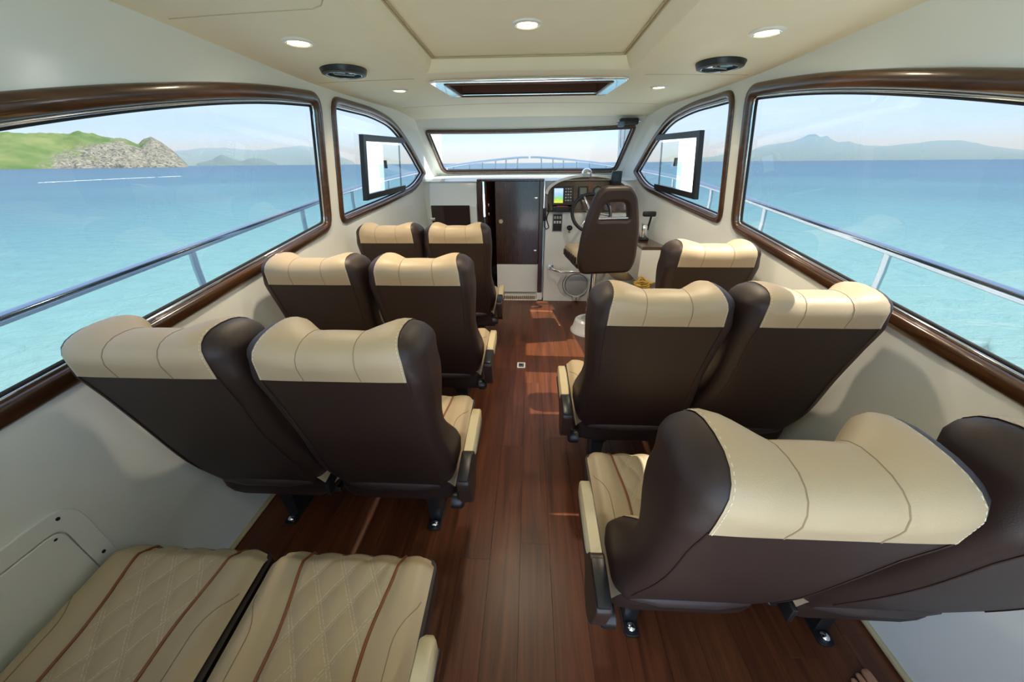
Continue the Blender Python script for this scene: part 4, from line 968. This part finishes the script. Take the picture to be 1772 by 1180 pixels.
# ------------------------------------------------------------------ the boat outside
AD = MB().box((0, -2.1, -0.03), (2.9, 2.95, 0.05)).build('bounce_deck', 'deck_white'); tag(AD, 'unseen white aft deck added to bounce sunlight into the cabin', 'deck', kind='structure')  # unseen deck, added as a sun reflector for the ceiling
def hx(Y):  # hull half breadth
    return 1.78 if Y < 3.0 else 1.78 * max(0.0, 1 - ((Y - 3.0) / 5.4) ** 2.0) ** 0.75
def dz_(Y): return 0.60 + 0.04 * max(0, Y) if Y < 4 else 0.76 + 0.035 * (Y - 4)
Ys = [-3.5, -2, -1, 0, 1, 2, 3, 3.6, 4.2, 4.8, 5.4, 6.0, 6.6, 7.2, 7.7, 8.1, 8.35]
for sgn, nm in ((-1, 'island'), (1, 'mountain')):
    rings = []
    for Y in Ys:
        xi = Xs(Y) + 0.05 if Y < 4.3 else 0.0
        xi = min(xi, hx(Y))
        rings.append([(sgn * xi, Y, dz_(Y) + (0.10 if Y > 4.3 else 0)), (sgn * max(xi, hx(Y) - 0.05), Y, dz_(Y)), (sgn * hx(Y), Y, dz_(Y) + 0.03), (sgn * (hx(Y) * 0.99), Y, dz_(Y) - 0.14), (sgn * hx(Y) * 0.9, Y, -0.9)])
    HU = MB().loft(rings, False, False).build('hull', 'deck_white', None, 40); tag(HU, 'white boat hull and side deck on the %s side' % nm, 'hull', kind='structure')
    q = MB().tube([(sgn * (hx(Y) + 0.005), Y, dz_(Y) - 0.04) for Y in Ys], 0.03, 8).build('rub_rail', 'hull_red', HU, 60)
    # deck rail
    RL = empty('deck_rail', (sgn * 1.66, 1.75, 0.6)); tag(RL, 'stainless steel deck rail outside the windows, %s side' % nm, 'railing')
    def rx(Y): return max(0.0, hx(Y) - 0.10)
    def rz(Y): return 0.925 + 0.078 * Y if Y < 4 else 1.237 + 0.058 * (Y - 4)
    yy = [-0.8 + 0.1 * k for k in range(91)]; yy = [y_ for y_ in yy if y_ <= 8.2]
    MB().tube([(sgn * rx(y_), y_, rz(y_)) for y_ in yy] + [(sgn * 0.03, 8.3, rz(8.2))], 0.020, 12).build('handrail', 'stainless', RL, 60)
    for y_ in (-0.3, 0.72, 1.74, 2.76, 3.6, 4.4, 5.1, 5.7, 6.2, 6.7, 7.1, 7.5, 7.8, 8.1):
        x = rx(y_); b0 = dz_(y_) + 0.01
        MB().tube([(sgn * x, y_, rz(y_)), (sgn * (x + 0.01), y_, rz(y_) - 0.10), (sgn * (x + 0.015), y_, b0 + 0.10), (sgn * (x - 0.01), y_, b0)], 0.016 if y_ < 4 else 0.013, 10).build('stanchion', 'stainless', RL, 60)
    if sgn < 0:
        pass

# ------------------------------------------------------------------ sea, islands, haze
TR = -0.0085
def zsea(Y): return -0.75 + TR * Y
m = bpy.data.materials.new('sea_water'); m.use_nodes = True; t = m.node_tree; b = t.nodes['Principled BSDF']
tcn = N(t, 'ShaderNodeTexCoord'); ln = N(t, 'ShaderNodeVectorMath', operation='LENGTH'); t.links.new(tcn.outputs['Object'], ln.inputs[0])
nb = N(t, 'ShaderNodeTexNoise', i_Scale=0.03, i_Detail=3.0); t.links.new(tcn.outputs['Object'], nb.inputs['Vector'])
nm_ = N(t, 'ShaderNodeMath', operation='MULTIPLY_ADD', i_1=0.9, i_2=-0.45); t.links.new(nb.outputs['Fac'], nm_.inputs[0])
lg = N(t, 'ShaderNodeMath', operation='LOGARITHM', i_1=10.0); t.links.new(ln.outputs['Value'], lg.inputs[0])
ad = N(t, 'ShaderNodeMath', operation='ADD'); t.links.new(lg.outputs[0], ad.inputs[0]); t.links.new(nm_.outputs[0], ad.inputs[1])
mr = N(t, 'ShaderNodeMapRange'); mr.inputs[1].default_value = 0.5; mr.inputs[2].default_value = 2.6; t.links.new(ad.outputs[0], mr.inputs[0])
rp = N(t, 'ShaderNodeValToRGB'); ce = rp.color_ramp.elements
ce[0].position = 0.0; ce[0].color = (0.24, 0.36, 0.325, 1); ce[1].position = 1.0; ce[1].color = (0.045, 0.105, 0.16, 1)
for p, c in ((0.22, (0.165, 0.325, 0.315)), (0.42, (0.095, 0.23, 0.255)), (0.62, (0.055, 0.14, 0.19))):
    e = ce.new(p); e.color = (*c, 1)
t.links.new(mr.outputs[0], rp.inputs[0]); t.links.new(rp.outputs[0], b.inputs['Base Color'])
b.inputs['Roughness'].default_value = 0.35; b.inputs['Specular IOR Level'].default_value = 0.25; b.inputs['IOR'].default_value = 1.33
mpw = N(t, 'ShaderNodeMapping'); mpw.inputs['Scale'].default_value = (0.8, 1.6, 1); t.links.new(tcn.outputs['Object'], mpw.inputs[0])
w1 = N(t, 'ShaderNodeTexNoise', i_Scale=1.3, i_Detail=6.0, i_Roughness=0.6, i_Distortion=0.4); t.links.new(mpw.outputs[0], w1.inputs['Vector'])
bp = N(t, 'ShaderNodeBump', i_Strength=0.8, i_Distance=0.2); t.links.new(w1.outputs['Fac'], bp.inputs['Height']); t.links.new(bp.outputs[0], b.inputs['Normal'])
MATS['sea_water'] = m
rad = [0.01, 3, 6, 12, 25, 50, 100, 200, 500, 1200, 3000, 8000, 20000, 40000]
sea = MB().loft([[(r_ * math.cos(2 * PI * k / 48), r_ * math.sin(2 * PI * k / 48), 0) for k in range(48)] for r_ in rad], True, False).build('sea', 'sea_water')
sea.location = (0, 0, -0.75); sea.rotation_euler = (math.atan(TR), 0, 0); tag(sea, 'turquoise sea turning deep blue towards the horizon', 'sea', kind='structure')
def terrain(name, az0, az1, dist, depth, ridge, mat, rough, nx, ny, seed, fall=1.3):
    """ridge: list of (azimuth deg, tan elevation) seen from the boat; real heights follow from the distance"""
    q = MB(); rings = []
    for j in range(ny + 1):
        v = -1 + 2 * j / ny; ring = []
        for i in range(nx + 1):
            az = az0 + (az1 - az0) * i / nx; d = dist + depth * v * 0.5
            x, y_ = d * math.sin(math.radians(az)), d * math.cos(math.radians(az))
            hgt = max(0, interp(az, ridge)) * dist
            sh = max(0.0, 1 - abs(v) ** fall)
            n_ = noise.fractal(Vector((x, y_, seed)) * rough, 0.9, 2.1, 6)
            hh = hgt * sh * (1 + 0.16 * n_) + (n_ * 0.05 * hgt if sh > 0.05 else 0)
            if i in (0, nx) or j in (0, ny): hh = -3
            ring.append((x, y_, zsea(y_) + max(-3, hh)))
        rings.append(ring)
    q.loft(rings, False, False); return q.build(name, mat, None, 35)
m = bpy.data.materials.new('island_ground'); m.use_nodes = True; t = m.node_tree; b = t.nodes['Principled BSDF']; b.inputs['Roughness'].default_value = 0.9; b.inputs['Specular IOR Level'].default_value = 0.1
tcn = N(t, 'ShaderNodeTexCoord'); ge = N(t, 'ShaderNodeNewGeometry')
n1 = N(t, 'ShaderNodeTexNoise', i_Scale=0.03, i_Detail=7.0, i_Roughness=0.65); t.links.new(tcn.outputs['Object'], n1.inputs['Vector'])
n2 = N(t, 'ShaderNodeTexNoise', i_Scale=0.22, i_Detail=6.0, i_Distortion=1.5); t.links.new(tcn.outputs['Object'], n2.inputs['Vector'])
gr = N(t, 'ShaderNodeValToRGB'); gr.color_ramp.elements[0].color = (0.085, 0.15, 0.05, 1); gr.color_ramp.elements[1].color = (0.19, 0.225, 0.09, 1); gr.color_ramp.elements[0].position = 0.35; gr.color_ramp.elements[1].position = 0.65
t.links.new(n1.outputs['Fac'], gr.inputs[0])
rk = N(t, 'ShaderNodeValToRGB'); rk.color_ramp.elements[0].color = (0.08, 0.085, 0.08, 1); rk.color_ramp.elements[1].color = (0.36, 0.33, 0.25, 1); rk.color_ramp.elements[0].position = 0.35; rk.color_ramp.elements[1].position = 0.7
t.links.new(n2.outputs['Fac'], rk.inputs[0])
# rock grows towards the seaward headland (object-space x)
sp = N(t, 'ShaderNodeSeparateXYZ'); t.links.new(tcn.outputs['Object'], sp.inputs[0])
mrx = N(t, 'ShaderNodeMapRange'); mrx.inputs[1].default_value = -640; mrx.inputs[2].default_value = -560; t.links.new(sp.outputs['X'], mrx.inputs[0])
ad2 = N(t, 'ShaderNodeMath', operation='MULTIPLY_ADD', i_1=1.6, i_2=-0.85); t.links.new(n1.outputs['Fac'], ad2.inputs[0])
ad3 = N(t, 'ShaderNodeMath', operation='ADD', use_clamp=True); t.links.new(ad2.outputs[0], ad3.inputs[0]); t.links.new(mrx.outputs[0], ad3.inputs[1])
sh_ = N(t, 'ShaderNodeMapRange'); sh_.inputs[1].default_value = 0.35; sh_.inputs[2].default_value = 0.65; t.links.new(ad3.outputs[0], sh_.inputs[0])
mxg = N(t, 'ShaderNodeMixRGB'); t.links.new(sh_.outputs[0], mxg.inputs[0]); t.links.new(gr.outputs[0], mxg.inputs[1]); t.links.new(rk.outputs[0], mxg.inputs[2])
t.links.new(mxg.outputs[0], b.inputs['Base Color']); MATS['island_ground'] = m
pbr('mountain_ground', (0.10, 0.14, 0.08), rough=0.95, spec=0.1, noise_amt=0.3, noise_scale=0.004)
OFF = 0.0078
isl = terrain('island', -66, -41.6, 850, 190, [(-66, 0.0), (-60, 0.012 + OFF), (-56, 0.028 + OFF), (-53.5, 0.036 + OFF), (-51, 0.040 + OFF), (-49, 0.046 + OFF), (-47.5, 0.043 + OFF), (-46, 0.036 + OFF), (-45.1, 0.028 + OFF), (-44.4, 0.037 + OFF), (-43.9, 0.039 + OFF), (-43.2, 0.032 + OFF), (-42.5, 0.020 + OFF), (-42.0, 0.006 + OFF), (-41.6, 0.0)], 'island_ground', 0.02, 170, 60, 3.0, 1.5)
tag(isl, 'green and rocky island headland across the water', 'island')
far = terrain('far_island', -41, -33, 4700, 500, [(-41, 0.004), (-39.4, 0.010), (-38.4, 0.020), (-37.4, 0.012), (-36.6, 0.008), (-35.4, 0.016), (-34.4, 0.012), (-33, 0.002)], 'mountain_ground', 0.004, 60, 20, 9.0)
tag(far, 'low hazy far islet to one side of the green island', 'island')
far2 = terrain('far_hills', -44, -24, 6500, 1400, [(-44, 0.02), (-38, 0.035), (-34, 0.030), (-30, 0.036), (-27, 0.022), (-24, 0.004)], 'mountain_ground', 0.0012, 70, 18, 5.0)
tag(far2, 'faint blue hills behind the green island', 'hills')
mt = terrain('mountains', 20, 62, 6000, 1600, [(20, 0.004), (24, 0.010), (28, 0.022), (31, 0.033), (32.5, 0.036), (33.0, 0.0395), (33.7, 0.0445), (34.1, 0.041), (34.7, 0.0425), (35.2, 0.036), (35.8, 0.031), (38, 0.025), (41, 0.024), (44.2, 0.027), (46.5, 0.020), (49, 0.012), (54, 0.010), (62, 0.004)], 'mountain_ground', 0.0030, 220, 24, 7.0)
tag(mt, 'long hazy blue mountain range beyond the sea', 'mountains')
# sea haze: a real volume between the boat and the far land
m = bpy.data.materials.new('sea_haze'); m.use_nodes = True; t = m.node_tree; t.nodes.clear()
o_ = N(t, 'ShaderNodeOutputMaterial'); vs_ = N(t, 'ShaderNodeVolumeScatter'); vs_.inputs['Color'].default_value = (0.32, 0.62, 1.0, 1); vs_.inputs['Density'].default_value = 0.0008
t.links.new(vs_.outputs[0], o_.inputs['Volume']); MATS['sea_haze'] = m
hz = MB()
import itertools
def wedge(az0, az1, r0, r1, z0, z1, n=8):
    V = []; F = []
    for i in range(n + 1):
        a = math.radians(az0 + (az1 - az0) * i / n)
        for r_ in (r0, r1):
            for z in (z0, z1): V.append((r_ * math.sin(a), r_ * math.cos(a), z))
    for i in range(n):
        o = i * 4; p = o + 4
        F += [(o, p, p + 1, o + 1), (o + 2, o + 3, p + 3, p + 2), (o + 1, p + 1, p + 3, o + 3), (o, o + 2, p + 2, p)]
    F += [(0, 1, 3, 2), (n * 4, n * 4 + 2, n * 4 + 3, n * 4 + 1)]
    return V, F
HZ = MB().add(*wedge(-75, 75, 3300, 9000, -120, 190, 16)).build('sea_haze', 'sea_haze'); tag(HZ, 'pale haze hanging over the distant sea', 'haze', kind='stuff')
# boat wake far out
wk = MB(); pts = []
for k in range(90):
    if random.random() < 0.25: continue
    u = k / 89; az = math.radians(-53.2 + 10.5 * u); d = 92 + 25 * u
    wk.box((d * math.sin(az), d * math.cos(az), zsea(d * math.cos(az)) + 0.04), (0.3 + 0.9 * random.random(), 0.2 + 0.3 * random.random(), 0.03 + 0.06 * random.random() ** 2), 0.02, Matrix.Rotation(random.random(), 3, 'Z'), 1)
pbr('foam', (0.8, 0.85, 0.86), rough=0.9, noise_amt=0.05)
wk = wk.build('wake_foam', 'foam'); tag(wk, 'thin white streak of wake foam on the water before the island', 'foam', kind='stuff')
